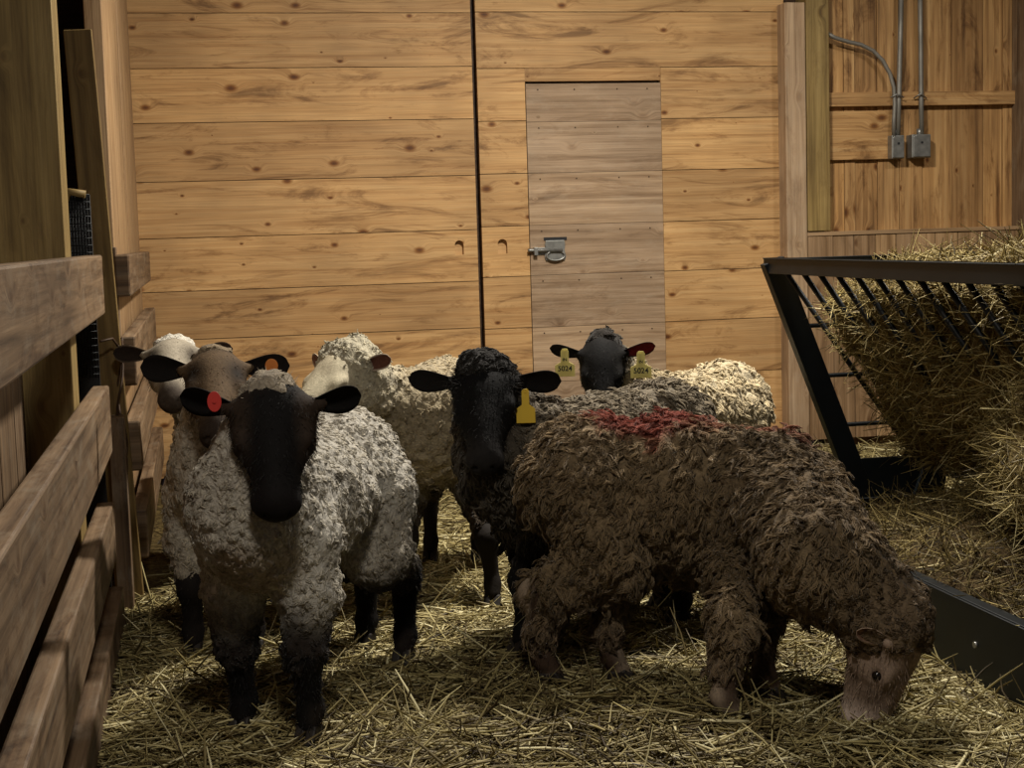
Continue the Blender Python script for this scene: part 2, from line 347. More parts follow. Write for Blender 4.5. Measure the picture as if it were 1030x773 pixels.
# conduits and boxes: one run each
def conduit(px, boxx, lab, top):
    b_ = at(px, 158, YW); xb = b_[0]
    r = empty('conduit_box', (xb, YW-.03, 1.6), label=lab, cat='electrical box', group='electrical boxes on the wall')
    r['_'] = 0; del r['_']
    return r, xb
def elbox(px, y0, y1, wpx, lab):
    a = at(px, (y0+y1)/2, YW-.06); hw = wpx/2/FPX*7.7; hh = (y1-y0)/2/FPX*7.7
    r = empty('electrical_box', (a[0], YW-.012, a[2]-hh), label=lab, cat='electrical box', group='metal boxes under the conduits')
    def sh(m): m.v = [np.array(v)-np.array([a[0], YW-.012, a[2]-hh]) for v in m.v]; return m
    sh(MB().bx(a[0]-hw, a[0]+hw, YW-.07, YW+.002, a[2]-hh, a[2]+hh)).build('box_body', M['galv'], r, .004)
    o_ = [(-hw*.9, -hh*.92), (hw*.9, -hh*.92), (hw*.9, hh*.8), (hw*.6, hh*.92), (-hw*.6, hh*.92), (-hw*.9, hh*.8)]
    sh(MB().prism(o_, (a[0], YW-.073, a[2]), (1, 0, 0), (0, 0, 1), .006)).build('cover_plate', M['galv'], r, .002)
    sh(MB().tube([(a[0], YW-.079, a[2]+hh*.3), (a[0], YW-.074, a[2]+hh*.3)], .006, 10)).build('screw', M['black'], r)
    sh(MB().tube([(a[0]+hw*.1, YW-.04, a[2]+hh-.004), (a[0]+hw*.1, YW-.04, a[2]+hh+.03)], .017, 12)).build('connector', M['galv'], r)
    return a, hw, hh
a1, w1, h1 = elbox(902.5, 136, 160, 14, 'small grey metal electrical box, left one of the pair, fed by two conduits')
a2, w2, h2 = elbox(926, 135, 159, 21, 'wider grey metal electrical box, right one of the pair, fed by one straight conduit')
def wp(x, y, Y=YW-.05): return at(x, y, Y)
tag(MB().tube([wp(903, 136), wp(904, 100), wp(905.5, 40), wp(907, -40)], .013, 10).build('conduit', M['conduit']), 'straight vertical grey conduit rising from the left electrical box', 'conduit', 'straight conduits')
tag(MB().tube([wp(927, 136), wp(926.5, 100), wp(926, 40), wp(925, -40)], .0125, 10).build('conduit', M['conduit']), 'straight vertical grey conduit rising from the right, wider electrical box', 'conduit', 'straight conduits')
cv = [(827, 31), (840, 38), (853, 42), (866, 45), (878, 51), (888, 61), (895, 74), (899, 88), (900, 105), (899, 122), (899, 138)]
tag(MB().tube([wp(x, y, YW-.062) for x, y in cv], .0105, 10).build('flexible_conduit', M['conduit']), 'curved grey flexible cable bending down from the corner post to the left electrical box', 'cable')
stp = MB().tube([wp(896, 98, YW-.07), wp(902, 95, YW-.08), wp(909, 98, YW-.07)], .004, 6)
tag(stp.build('conduit_strap', M['galv']), 'thin metal strap holding two conduits to the horizontal board above the left box', 'strap', 'conduit straps')
tag(MB().tube([wp(919, 99, YW-.05), wp(926, 94, YW-.08), wp(932, 99, YW-.05)], .004, 6).build('conduit_strap', M['galv']), 'thin metal strap holding the rightmost straight conduit to the horizontal board', 'strap', 'conduit straps')

# ---- left side: partition boards, posts, fence
wlb = MB(); y = 5.28
for wd in (1.12, .42, .32, .45): wlb.bx(-.33, -.268-.006*random.random(), y+.004, y+wd-.004, 0, 3.2, 2, .75); y += wd
tag(wlb.build('wall_left', M['post'], None, .003), kind='structure')
fx = MB(); y = 1.2
for wd in (.3, .28, .3, .31, .29, .3, .3, .32, .3, .3): fx.bx(-.49, -.46, y+.004, y+wd-.01, 0, 1.09, 2); y += wd
tag(fx.build('wall_left_low', M['fence'], None, .002), kind='structure')
ob = MB(); y = .3
for k in range(24): ob.bx(-1.7, -1.66, y+.003, y+.3, 0, 3.2, 2); y += .303
tag(ob.build('wall_left_far', M['post']), kind='structure')
tag(MB().bx(-.30, -.262, 5.16, 5.24, 0, 1.15, 2, .2).bx(-.30, -.252, 4.90, 4.98, 0, .62, 2, .1).build('fence_post', M['fence'], None, .003), 'dark upright wooden post where the near and far fence sections meet', 'post')
tag(MB().bx(-.51, -.335, 4.12, 4.30, 0, 3.2, 2, .5).build('square_post', M['green'], None, .006), 'thick square greenish wooden post rising behind the top fence rail', 'post')
tag(MB().bx(-.66, -.525, 4.2, 4.26, 0, 3.2, 2, .7).build('upright_board', M['post'], None, .004), 'pale upright board at the left edge beside the thick square post', 'board')
# leaning board
La = at(78, 30, 5.0); Lb = at(124, 520, 5.04); La = np.array(La); Lb = La+(Lb-La)*(La[2]-.0)/(La[2]-Lb[2])
tag(MB().beam(La, Lb, .085, .03, (0, -1, 0), tone=.05).build('leaning_board', M['green'], None, .003), 'narrow greenish board leaning between the square post and the partition wall', 'board')
# near fence: four rails
def rail(z0, z1, ya, yb, x1, th, lab, name='fence_rail', M_='fence', dx=0):
    m = MB(); a = np.array([x1-th/2, ya, (z0+z1)/2]); b = np.array([x1-th/2+dx, yb, (z0+z1)/2])
    m.beam(a, b, th, z1-z0, (0, 0, 1))
    return tag(m.build(name, M[M_], None, .006), lab, 'fence rail', 'rails of the ' + ('near' if yb < 5 else 'far') + ' fence')
rail(.952, 1.128, 1.0, 4.72, -.28, .05, 'wide top rail of the near fence, level with the eye')
rail(.535, .738, 1.0, 4.72, -.28, .05, 'second rail of the near fence, with a worn pale top edge')
rail(.21, .385, 1.0, 4.72, -.285, .05, 'third rail of the near fence, below the worn one')
rail(-.005, .125, 1.0, 4.72, -.27, .045, 'lowest rail of the near fence, standing on the straw')
rail(.99, 1.125, 5.10, 7.25, -.218, .048, 'short top rail of the far fence, ending just right of the partition wall')
rail(.70, .86, 5.10, 7.45, -.212, .048, 'second rail of the far fence, behind the leftmost white sheep')
rail(.42, .585, 5.10, 7.45, -.212, .048, 'third rail of the far fence, pale top edge by the sheep neck')
rail(.13, .29, 5.10, 7.45, -.205, .048, 'lowest rail of the far fence above the straw')
# dark wire mesh window in the partition
mw = empty('mesh_vent', (-.62, 4.75, 1.0), label='dark arched wire mesh opening between the square post and the leaning board', cat='vent')
def shl(m, o): m.v = [np.array(v)-np.array(o) for v in m.v]; return m
mp0 = at(76, 196, 4.75); mp1 = at(96, 250, 4.75)
m_ = MB(); m_.bx(mp0[0]-.03, mp1[0]-.01, 4.78, 4.8, .0, mp0[2])
shl(m_, (-.62, 4.75, 1.0)).build('backing', M['black'], mw)
m_ = MB()
for k in range(9): xx = mp0[0]-.03+k*(mp1[0]-mp0[0]+.02)/8; m_.tube([(xx, 4.765, .76), (xx, 4.765, mp0[2])], .0014, 5)
for k in range(26): zz = .77+k*(mp0[2]-.77)/25; m_.tube([(mp0[0]-.03, 4.763, zz), (mp1[0]-.01, 4.763, zz)], .0014, 5)
shl(m_, (-.62, 4.75, 1.0)).build('wire_mesh', M['paint'], mw)
m_ = MB(); m_.tube([(mp0[0]-.035, 4.75, .5), (mp0[0]-.035, 4.75, mp0[2]-.03), (mp0[0]-.02, 4.75, mp0[2]+.01), (mp1[0]-.02, 4.75, mp0[2]+.0)], .012, 8)
shl(m_, (-.62, 4.75, 1.0)).build('frame', M['green'], mw)
# twine knotted round the fence where the sections meet
tw = []
for k in range(3):
    t = np.linspace(0, 1, 14)
    tw.append([(-.262+.012*math.sin(9*a+k), 4.98+.05*k-.06*a+.02*math.sin(14*a+2*k), .84-.42*a+.01*k) for a in t])
m_ = MB()
for p in tw: m_.tube(p, .004, 6)
m_.tube([(-.262, 4.97, .84), (-.275, 4.94, .865), (-.31, 4.9, .86)], .004, 6)
tag(m_.build('baling_twine', M['dark']), 'dark frayed twine hanging at the joint between the two fence sections', 'twine')
# blue scraps and pale string by the back wall
def lump(name, c, s, mt, seed):
    bm = bmesh.new(); bmesh.ops.create_icosphere(bm, subdivisions=4, radius=1)
    for v in bm.verts:
        n = vnoise(np.array([v.co.x, v.co.y, v.co.z])*1.6+seed, seed); f = 1+.35*float(n)
        v.co = Vector((v.co.x*s[0]*f, v.co.y*s[1]*f, max(v.co.z, -.6)*s[2]*f))
    me = bpy.data.meshes.new(name); bm.to_mesh(me); bm.free()
    for p in me.polygons: p.use_smooth = True
    o = link(name, me, mt); o.location = c; return o
g = gz(168, 489); tag(lump('blue_plastic_scrap', (g[0]+.06, 7.28, .03), (.07, .05, .045), M['blue'], 3), 'small dark blue scrap on the straw in the far left corner', 'plastic scrap', 'blue scraps by the back wall')
tag(lump('blue_plastic_scrap', (2.90, 7.30, .045), (.09, .06, .07), M['blue'], 5), 'small dark blue scrap by the foot of the pale corner post', 'plastic scrap', 'blue scraps by the back wall')
ps = [(775, 431), (777, 440), (784, 450), (790, 456)]
m_ = MB().tube([at(x, y, 7.2) for x, y in ps], .005, 6).tube([at(x, y, 7.15) for x, y in ((770, 454), (785, 455), (791, 457), (796, 456), (795, 450), (790, 445))], .007, 6)
tag(m_.build('string', M['twine']), 'pale loose string curling up beside the blue scrap by the corner post', 'string')

# ------------------------------------------------------------------ straw bedding
def straws(name, base, dirs, length, rad, tone, mt, bend=.25, K=4, label=None, cat=None, parent=None):
    N = len(base); t = np.linspace(-.5, .5, K)[None, :, None]
    side = nrm(rng.normal(size=(N, 1, 3))); side[..., 2] *= .5
    P = base[:, None, :] + dirs[:, None, :]*length[:, None, None]*t + side*(length[:, None, None]*bend*(rng.random((N, 1, 1))-.3)*(4*t*t-.3))
    R = np.repeat(rad[:, None], K, 1); R[:, 0] *= .7; R[:, -1] *= .5
    o = link(name, strand_mesh(name, P, R, tone), mt, parent)
    return tag(o, label, cat, None, 'stuff')
MOUNDS = [(1.38, 2.98, .14, .055), (1.52, 3.02, .12, .04), (1.0, 3.36, .2, .05), (.75, 3.3, .18, .03), (.3, 3.0, .3, .03)]
def bedding(n):
    # more stems close to the lens, thinner farther off
    X = []; 
    while sum(len(a) for a in X) < n:
        y = 2.6 + 4.95*rng.random(n)**1.25; x = -.36 + rng.random(n)*(.62*y+.75)
        X.append(np.stack([x, y], 1)[(x < 4.2)])
    X = np.concatenate(X)[:n]; x, y = X[:, 0], X[:, 1]
    keep = ~((x < -.262) & (y < 5.2)) & (y < 7.3) & ~((x < -.12) & (y > 5.1)); X = X[keep]; x, y = X[:, 0], X[:, 1]; n = len(x)
    a = rng.random(n)*2*math.pi; tilt = rng.normal(0, .12, n)
    cl_ = vnoise(np.stack([x*3, y*3, x*0], -1), 21)
    z = ground_h(x, y) + .004 + .03*rng.random(n)**1.5 + .014*np.clip(cl_, 0, 1)
    for (mx, my, mr, mh) in MOUNDS: z = z + mh*np.exp(-((x-mx)**2+(y-my)**2)/mr**2)*(.3+.7*rng.random(n))
    up = rng.random(n) < .08; tilt = np.where(up, rng.normal(.45, .25, n), tilt)
    d = np.stack([np.cos(a)*np.cos(tilt), np.sin(a)*np.cos(tilt), np.sin(tilt)], -1)
    L_ = rng.uniform(.05, .26, n)*(1-.35*rng.random(n)); z = np.maximum(z, np.abs(d[:, 2])*L_*.35+.0)
    r_ = rng.uniform(.0012, .0034, n); dk = vnoise(np.stack([x*1.3, y*1.3, x*0], -1), 33)
    tn = np.clip(.42+.26*rng.normal(size=n)+.16*dk, 0, 1); bg = rng.random(n) < .12; r_ = np.where(bg, r_*1.35, r_); tn = np.where(bg, np.clip(tn+.2, 0, 1), tn)
    return np.stack([x, y, z], -1), d, L_, r_, tn
B_, D_, L_, R_, T_ = bedding(80000)
straws('straw_bedding', B_, D_, L_, R_, T_, M['straw'], label='loose trodden straw spread over the whole pen floor', cat='straw')

# ------------------------------------------------------------------ hay feeder
FY1, FY0, FC = 5.12, 2.1, 2.42; ZT, XT = 1.045, 1.97
fd = empty('hay_feeder', (FC, 4.0, 0), label='dark metal hay feeder with slanted rack bars and a low trough, filled with hay', cat='hay feeder')
FO = (FC, 4.0, 0)
def FB(m, name, mt='paint', bev=.002, par=None): return shl(m, FO).build(name, M[mt], fd if par is None else par, bev)
FB(MB().bx(XT-.022, XT+.022, FY0, FY1, ZT-.055, ZT).bx(XT-.026, XT+.026, FY0, FY1, ZT-.004, ZT), 'top_rail')
FB(MB().bx(2*FC-XT-.022, 2*FC-XT+.022, FY0, FY1, ZT-.055, ZT), 'top_rail')
FB(MB().bx(XT, 2*FC-XT, FY1-.045, FY1, ZT-.045, ZT-.003), 'end_rail')
FB(MB().bx(XT, 2*FC-XT, FY0, FY0+.045, ZT-.045, ZT-.003), 'end_rail')
SB = .46/.70                                           # slope of the bars
zb = .33; xb_ = XT+(ZT-zb)*SB
FB(MB().bx(xb_-.016, xb_+.016, FY0, FY1-.3, zb-.012, zb+.012), 'bottom_rail')
FB(MB().bx(2*FC-xb_-.0, 2*FC-xb_+.02, FY0, FY1-.3, zb-.02, zb+.015), 'bottom_rail')
for yy in (FY1-.025, FY0+.025):
    for sg in (1, -1):
        xa = XT if sg == 1 else 2*FC-XT; xe = XT+.40 if sg == 1 else 2*FC-XT-.40
        FB(MB().beam((xa, yy, ZT-.01), (xe, yy, .0), .045, .078, (sg, 0, .4)), 'leg')
    FB(MB().prism([(-.10, .02), (.16, .02), (.20, .315), (-.19, .315)], (FC+.02, yy, 0), (1, 0, 0), (0, 0, 1), .01), 'base_plate')
    for k, z in enumerate((.80, .62, .44)):
        xx = XT+(ZT-z)*.43; FB(MB().tube([(xx, yy, z), (2*FC-xx, yy, z)], .0085, 8), 'end_bar')
yb_ = [at(p, 282, 4.5) for p in (791, 808.5, 825, 843, 862, 882, 903, 925, 949, 973, 999, 1028)]
ys = []
for p in (791, 808.5, 825, 843, 862, 882, 903, 925, 949, 973, 999, 1028):
    d = ray(p, 282); ys.append(float(d[1]*XT/d[0]))
while ys[-1] > FY0+.15: ys.append(ys[-1]-.115)
proto = None
for y in ys:
    for sg in (1, -1):
        if sg == -1 and proto is not None and ys.index(y) % 1: continue
        xa = XT if sg == 1 else 2*FC-XT; xe = xb_ if sg == 1 else 2*FC-xb_
        FB(MB().tube([(xa, y, ZT-.05), (xe, y, zb)], .0095, 8), 'rack_bar', bev=0)
# trough
TX, TY1, TZ = 1.84, 4.92, .205
def side(sg):
    x = FC+sg*(FC-TX); m = MB(); m.beam((x, FY0-.1, TZ/2+.0), (x, TY1, TZ/2), .012, TZ, (0, 0, 1)); m.bx(min(x, x-sg*.035), max(x, x-sg*.035), FY0-.1, TY1, TZ-.006, TZ+.003); return m
FB(side(-1), 'trough_side'); FB(side(1), 'trough_side')
FB(MB().bx(TX, 2*FC-TX, FY0-.1, TY1, .012, .024), 'trough_floor', bev=0)
FB(MB().bx(TX, 2*FC-TX, TY1-.012, TY1, .012, TZ), 'trough_end'); FB(MB().bx(TX, 2*FC-TX, FY0-.1, FY0-.088, .012, TZ), 'trough_end')
for y in (4.4, 3.9, 3.4, 2.9): FB(MB().tube([(TX-.012, y, .11), (TX-.004, y, .11)], .008, 8), 'bolt_head', 'galv', 0)

# ---- hay: SDF core + stems
def surface_nets(Fv, org, h):
    S = Fv < 0; nx, ny, nz = Fv.shape
    c = [(i, j, k) for i in (0, 1) for j in (0, 1) for k in (0, 1)]
    sl = lambda A, o: A[o[0]:nx-1+o[0], o[1]:ny-1+o[1], o[2]:nz-1+o[2]]
    cnt8 = sum(sl(S, o).astype(np.int8) for o in c); act = (cnt8 > 0) & (cnt8 < 8)
    ii = np.argwhere(act); P = np.zeros((len(ii), 3)); Cn = np.zeros(len(ii))
    for a in c:
        for ax in range(3):
            if a[ax]: continue
            b = list(a); b[ax] = 1
            fa = Fv[ii[:, 0]+a[0], ii[:, 1]+a[1], ii[:, 2]+a[2]]; fb = Fv[ii[:, 0]+b[0], ii[:, 1]+b[1], ii[:, 2]+b[2]]
            m = (fa < 0) != (fb < 0); t = np.where(m, fa/np.where(m, fa-fb, 1), 0)
            q = np.tile(np.array(a, float), (len(ii), 1)); q[:, ax] = t; P[m] += q[m]; Cn[m] += 1
    V = (ii + P/Cn[:, None])*h + org
    ID = np.full(act.shape, -1, np.int64); ID[act] = np.arange(len(ii)); Fs = []
    for ax in range(3):
        o1_, o2_ = [a for a in range(3) if a != ax]
        A = S; s0 = [slice(1, -1)]*3; s0[ax] = slice(0, -1); s1 = [slice(1, -1)]*3; s1[ax] = slice(1, None)
        a_ = A[tuple(s0)]; b_ = A[tuple(s1)]; e = np.argwhere(a_ != b_); sg = a_[tuple(e.T)]
        off = np.ones(3, int); off[ax] = 0; e = e+off
        def g(d1, d2):
            q = e.copy(); q[:, o1_] -= d1; q[:, o2_] -= d2; return ID[q[:, 0], q[:, 1], q[:, 2]]
        Q = np.stack([g(1, 1), g(0, 1), g(0, 0), g(1, 0)], 1)
        flip = sg if ax != 1 else ~sg
        Q[~flip] = Q[~flip][:, ::-1]; Fs.append(Q)
    Q = np.concatenate(Fs); return V, Q[(Q >= 0).all(1)]
def smooth_v(V, Q, it=2, lam=.5):
    for _ in range(it):
        acc = np.zeros_like(V); cn = np.zeros(len(V))
        for i in range(4):
            a = Q[:, i]; b = Q[:, (i+1) % 4]
            for k in range(3): acc[:, k] += np.bincount(a, V[b, k], len(V)) + np.bincount(b, V[a, k], len(V))
            cn += np.bincount(a, minlength=len(V)) + np.bincount(b, minlength=len(V))
        V = V*(1-lam) + lam*acc/np.maximum(cn, 1)[:, None]
    return V
def normals(V, Q):
    fn = np.cross(V[Q[:, 2]]-V[Q[:, 0]], V[Q[:, 3]]-V[Q[:, 1]]); n = np.zeros_like(V)
    for i in range(4):
        for k in range(3): n[:, k] += np.bincount(Q[:, i], fn[:, k], len(V))
    return nrm(n)
def sample(V, Q, n, wts=None):
    ar = np.linalg.norm(np.cross(V[Q[:, 2]]-V[Q[:, 0]], V[Q[:, 3]]-V[Q[:, 1]]), axis=1)
    if wts is not None: ar = ar*wts
    i = rng.choice(len(Q), n, p=ar/ar.sum()); u, v = rng.random((2, n, 1))
    q = V[Q[i]]; return q[:, 0]*(1-u)*(1-v)+q[:, 1]*u*(1-v)+q[:, 2]*u*v+q[:, 3]*(1-u)*v, i
def hay_mass(name, lo, hi, h, fn, n, label, outw=.5, Lr=(.05, .2), tb=.45, keep=None, core='haycore'):
    g = [np.arange(lo[k], hi[k], h) for k in range(3)]; X, Y, Z = np.meshgrid(*g, indexing='ij')
    Fv = fn(X, Y, Z); Fv = Fv + .03*vnoise(np.stack([X, Y, Z], -1)*9, 5) + .012*vnoise(np.stack([X, Y, Z], -1)*26, 6)
    V, Q = surface_nets(Fv, np.array(lo), h); N_ = normals(V, Q)
    o = link(name, mesh_np(name, V, Q), M[core])
    tag(o, label, 'hay', None, 'stuff')
    p, i = sample(V, Q, n); nn = N_[Q[i, 0]]
    if keep is not None: kk = keep(p); p = p[kk]; nn = nn[kk]; n = len(p)
    d = nrm(rng.normal(size=(n, 3))*np.array([1, 1, .7]) + nn*rng.uniform(-.2, outw, (n, 1)))
    Ls = rng.uniform(*Lr, n); tn = np.clip(tb+.24*rng.normal(size=n), 0, 1)
    straws('hay_stems', p+nn*rng.uniform(-.005, .02, (n, 1)), d, Ls, rng.uniform(.0009, .0022, n), tn, M['hay'], .5, 4, parent=o)
    return o
def rack_fn(X, Y, Z):
    xf = XT+.025+(ZT-Z)*SB-.05*np.clip((.85-Z)/.3, 0, 1)-.05*np.clip((4.3-Y)/.5, 0, 1)*np.clip((.8-Z)/.3, 0, 1); xr = 2*FC-xf
    d = np.maximum(np.maximum(xf-X-.02, X-xr-.02)*.8, np.maximum(Z-.93-.115*np.clip((X-2.0)/.2, 0, 1)+.12*np.clip((Y-4.45)/.4, 0, 1)-.02*np.sin(Y*4)-.015*np.cos(X*9), .36-Z))
    d = np.maximum(d, np.maximum(Y-(4.93-.12*(ZT-Z)), 2.1-Y))
    # hay pulled out through the bars on the nearer half
    bl = np.sqrt(((X-2.3)/.30)**2+((Y-3.38)/.56)**2+((Z-.5)/.3)**2)-1
    return np.minimum(d, bl*.25)
hay_mass('hay', (1.6, 2.0, .2), (3.1, 5.15, 1.3), .025, rack_fn, 22000, 'pale dry hay packed in the slanted rack of the dark metal feeder', .6, tb=.50)
def trough_fn(X, Y, Z):
    top = .165+.25*np.clip((X-1.86)/.45, 0, 1)*np.clip((4.75-Y)/.7, 0, 1)-.25*np.clip(X-2.5, 0, 1)+.025*np.sin(Y*5+X*4) - .12*np.clip((Y-4.7)/.2, 0, 1)
    return np.maximum(np.maximum(Z-top, .0-Z)*.8, np.maximum(np.maximum(1.865-X, X-2.96), np.maximum(Y-4.9, 2.05-Y)))
hay_mass('hay', (1.75, 1.95, -.05), (3.05, 5.05, .6), .022, trough_fn, 26000, 'loose darker hay heaped in the low trough below the feeder rack', .5, tb=.30, core='darkhay', keep=lambda p: (p[:, 2] > .12) & (p[:, 0] > 1.93-.5*np.clip(p[:, 2]-.12, 0, .2)))

#@@SHEEP@@
# ------------------------------------------------------------------ sheep
def rot_head(yaw, pitch, roll):
    cy, sy, cp, sp = math.cos(yaw), math.sin(yaw), math.cos(pitch), math.sin(pitch)
    d = np.array([cy*cp, sy*cp, -sp]); l = np.array([-sy, cy, 0.]); n = np.cross(d, l)
    l2 = l*math.cos(roll)+n*math.sin(roll); n2 = np.cross(d, l2); return np.stack([d, l2, n2], 1)
def field(prims, h, noise=None):
    lo = np.min([np.minimum(p['a'], p.get('b', p['a']))-p['R'] for p in prims], 0)-.05
    hi = np.max([np.maximum(p['a'], p.get('b', p['a']))+p['R'] for p in prims], 0)+.05
    n = np.ceil((hi-lo)/h).astype(int)+1; Fv = np.full(n, .2, np.float32)
    for p in prims:
        k = p.get('k', .03); mg = k+2*h+.02
        l = np.maximum(((np.minimum(p['a'], p.get('b', p['a']))-p['R']-mg-lo)/h).astype(int), 0)
        u = np.minimum(((np.maximum(p['a'], p.get('b', p['a']))+p['R']+mg-lo)/h).astype(int)+1, n)
        sl = tuple(slice(l[i], u[i]) for i in range(3))
        g = np.stack(np.meshgrid(*[lo[i]+h*np.arange(l[i], u[i]) for i in range(3)], indexing='ij'), -1).astype(np.float32)
        if 'b' in p:                                    # tapered capsule
            ba = (p['b']-p['a']); t = np.clip(((g-p['a'])@ba)/max(ba@ba, 1e-9), 0, 1)
            d = np.linalg.norm(g-(p['a']+t[..., None]*ba), axis=-1)-(p['ra']+(p['rb']-p['ra'])*t)
        else:
            q = (g-p['a'])@p['M']; rr = p['r']; k0 = np.linalg.norm(q/rr, axis=-1); k1 = np.linalg.norm(q/(rr*rr), axis=-1)
            d = k0*(k0-1)/np.maximum(k1, 1e-6)
        A = Fv[sl]
        if p.get('sub'):
            hh = np.clip(.5-.5*(A+d)/k, 0, 1); Fv[sl] = A*(1-hh)-d*hh+k*hh*(1-hh)
        else:
            hh = np.clip(.5+.5*(d-A)/k, 0, 1); Fv[sl] = d*(1-hh)+A*hh-k*hh*(1-hh)
    return Fv, lo
def cap_(a, b, ra, rb, k=.03, **kw): a = np.array(a, float); b = np.array(b, float); return dict(a=a, b=b, ra=ra, rb=rb, R=max(ra, rb), k=k, **kw)
def ell(a, r, Mx=None, k=.03, **kw): r = np.array(r, float); return dict(a=np.array(a, float), r=r, M=np.eye(3) if Mx is None else Mx, R=float(r.max()), k=k, **kw)
def ear_mesh(L, W, cup, droop, fold=0.0):
    nu, nv = 14, 9; out = []
    for lay in (1, -1):
        for i in range(nu):
            t = i/(nu-1); wv = W*(.42+.58*math.sin(min(t*1.25, 1)*math.pi/2))*math.sqrt(max(1-max(0, (t-.45)/.55)**2.6, 0.002))
            for j in range(nv):
                s = (j/(nv-1)-.5)*2; c_ = cup*(1-.55*t)
                y = wv*.5*s; z = -c_*(1-s*s)*wv*.5 + lay*.0022*(1-t*.6)
                out.append((t*L, y, z-droop*L*t*t, t, s, lay))
    V = np.array([o[:3] for o in out]); A = np.array([o[3:] for o in out]); F = []; n = nu*nv
    for i in range(nu-1):
        for j in range(nv-1):
            a = i*nv+j; F.append((a, a+nv, a+nv+1, a+1)); F.append((n+a, n+a+1, n+a+nv+1, n+a+nv))
    for i in range(nu-1):
        for j in (0, nv-1):
            a = i*nv+j; F.append((a, n+a, n+a+nv, a+nv) if j == 0 else (a, a+nv, n+a+nv, n+a))
    for j in range(nv-1):
        a = (nu-1)*nv+j; F.append((a, n+a, n+a+1, a+1))
    return V, np.array(F), A
def text_mesh(s, size):
    c = bpy.data.curves.new('t', 'FONT'); c.body = s; c.size = size; c.align_x = 'CENTER'; c.align_y = 'CENTER'; c.extrude = .0004; c.offset = size*.02
    o = bpy.data.objects.new('t', c); COL.objects.link(o); dg = bpy.context.evaluated_depsgraph_get(); dg.update()
    me = bpy.data.meshes.new_from_object(o.evaluated_get(dg)); bpy.data.objects.remove(o); return me
def lerp(a, b, t): return np.array(a)*(1-t)[:, None]+np.array(b)*t[:, None]
def sstep(a, b, x): t = np.clip((x-a)/(b-a), 0, 1); return t*t*(3-2*t)
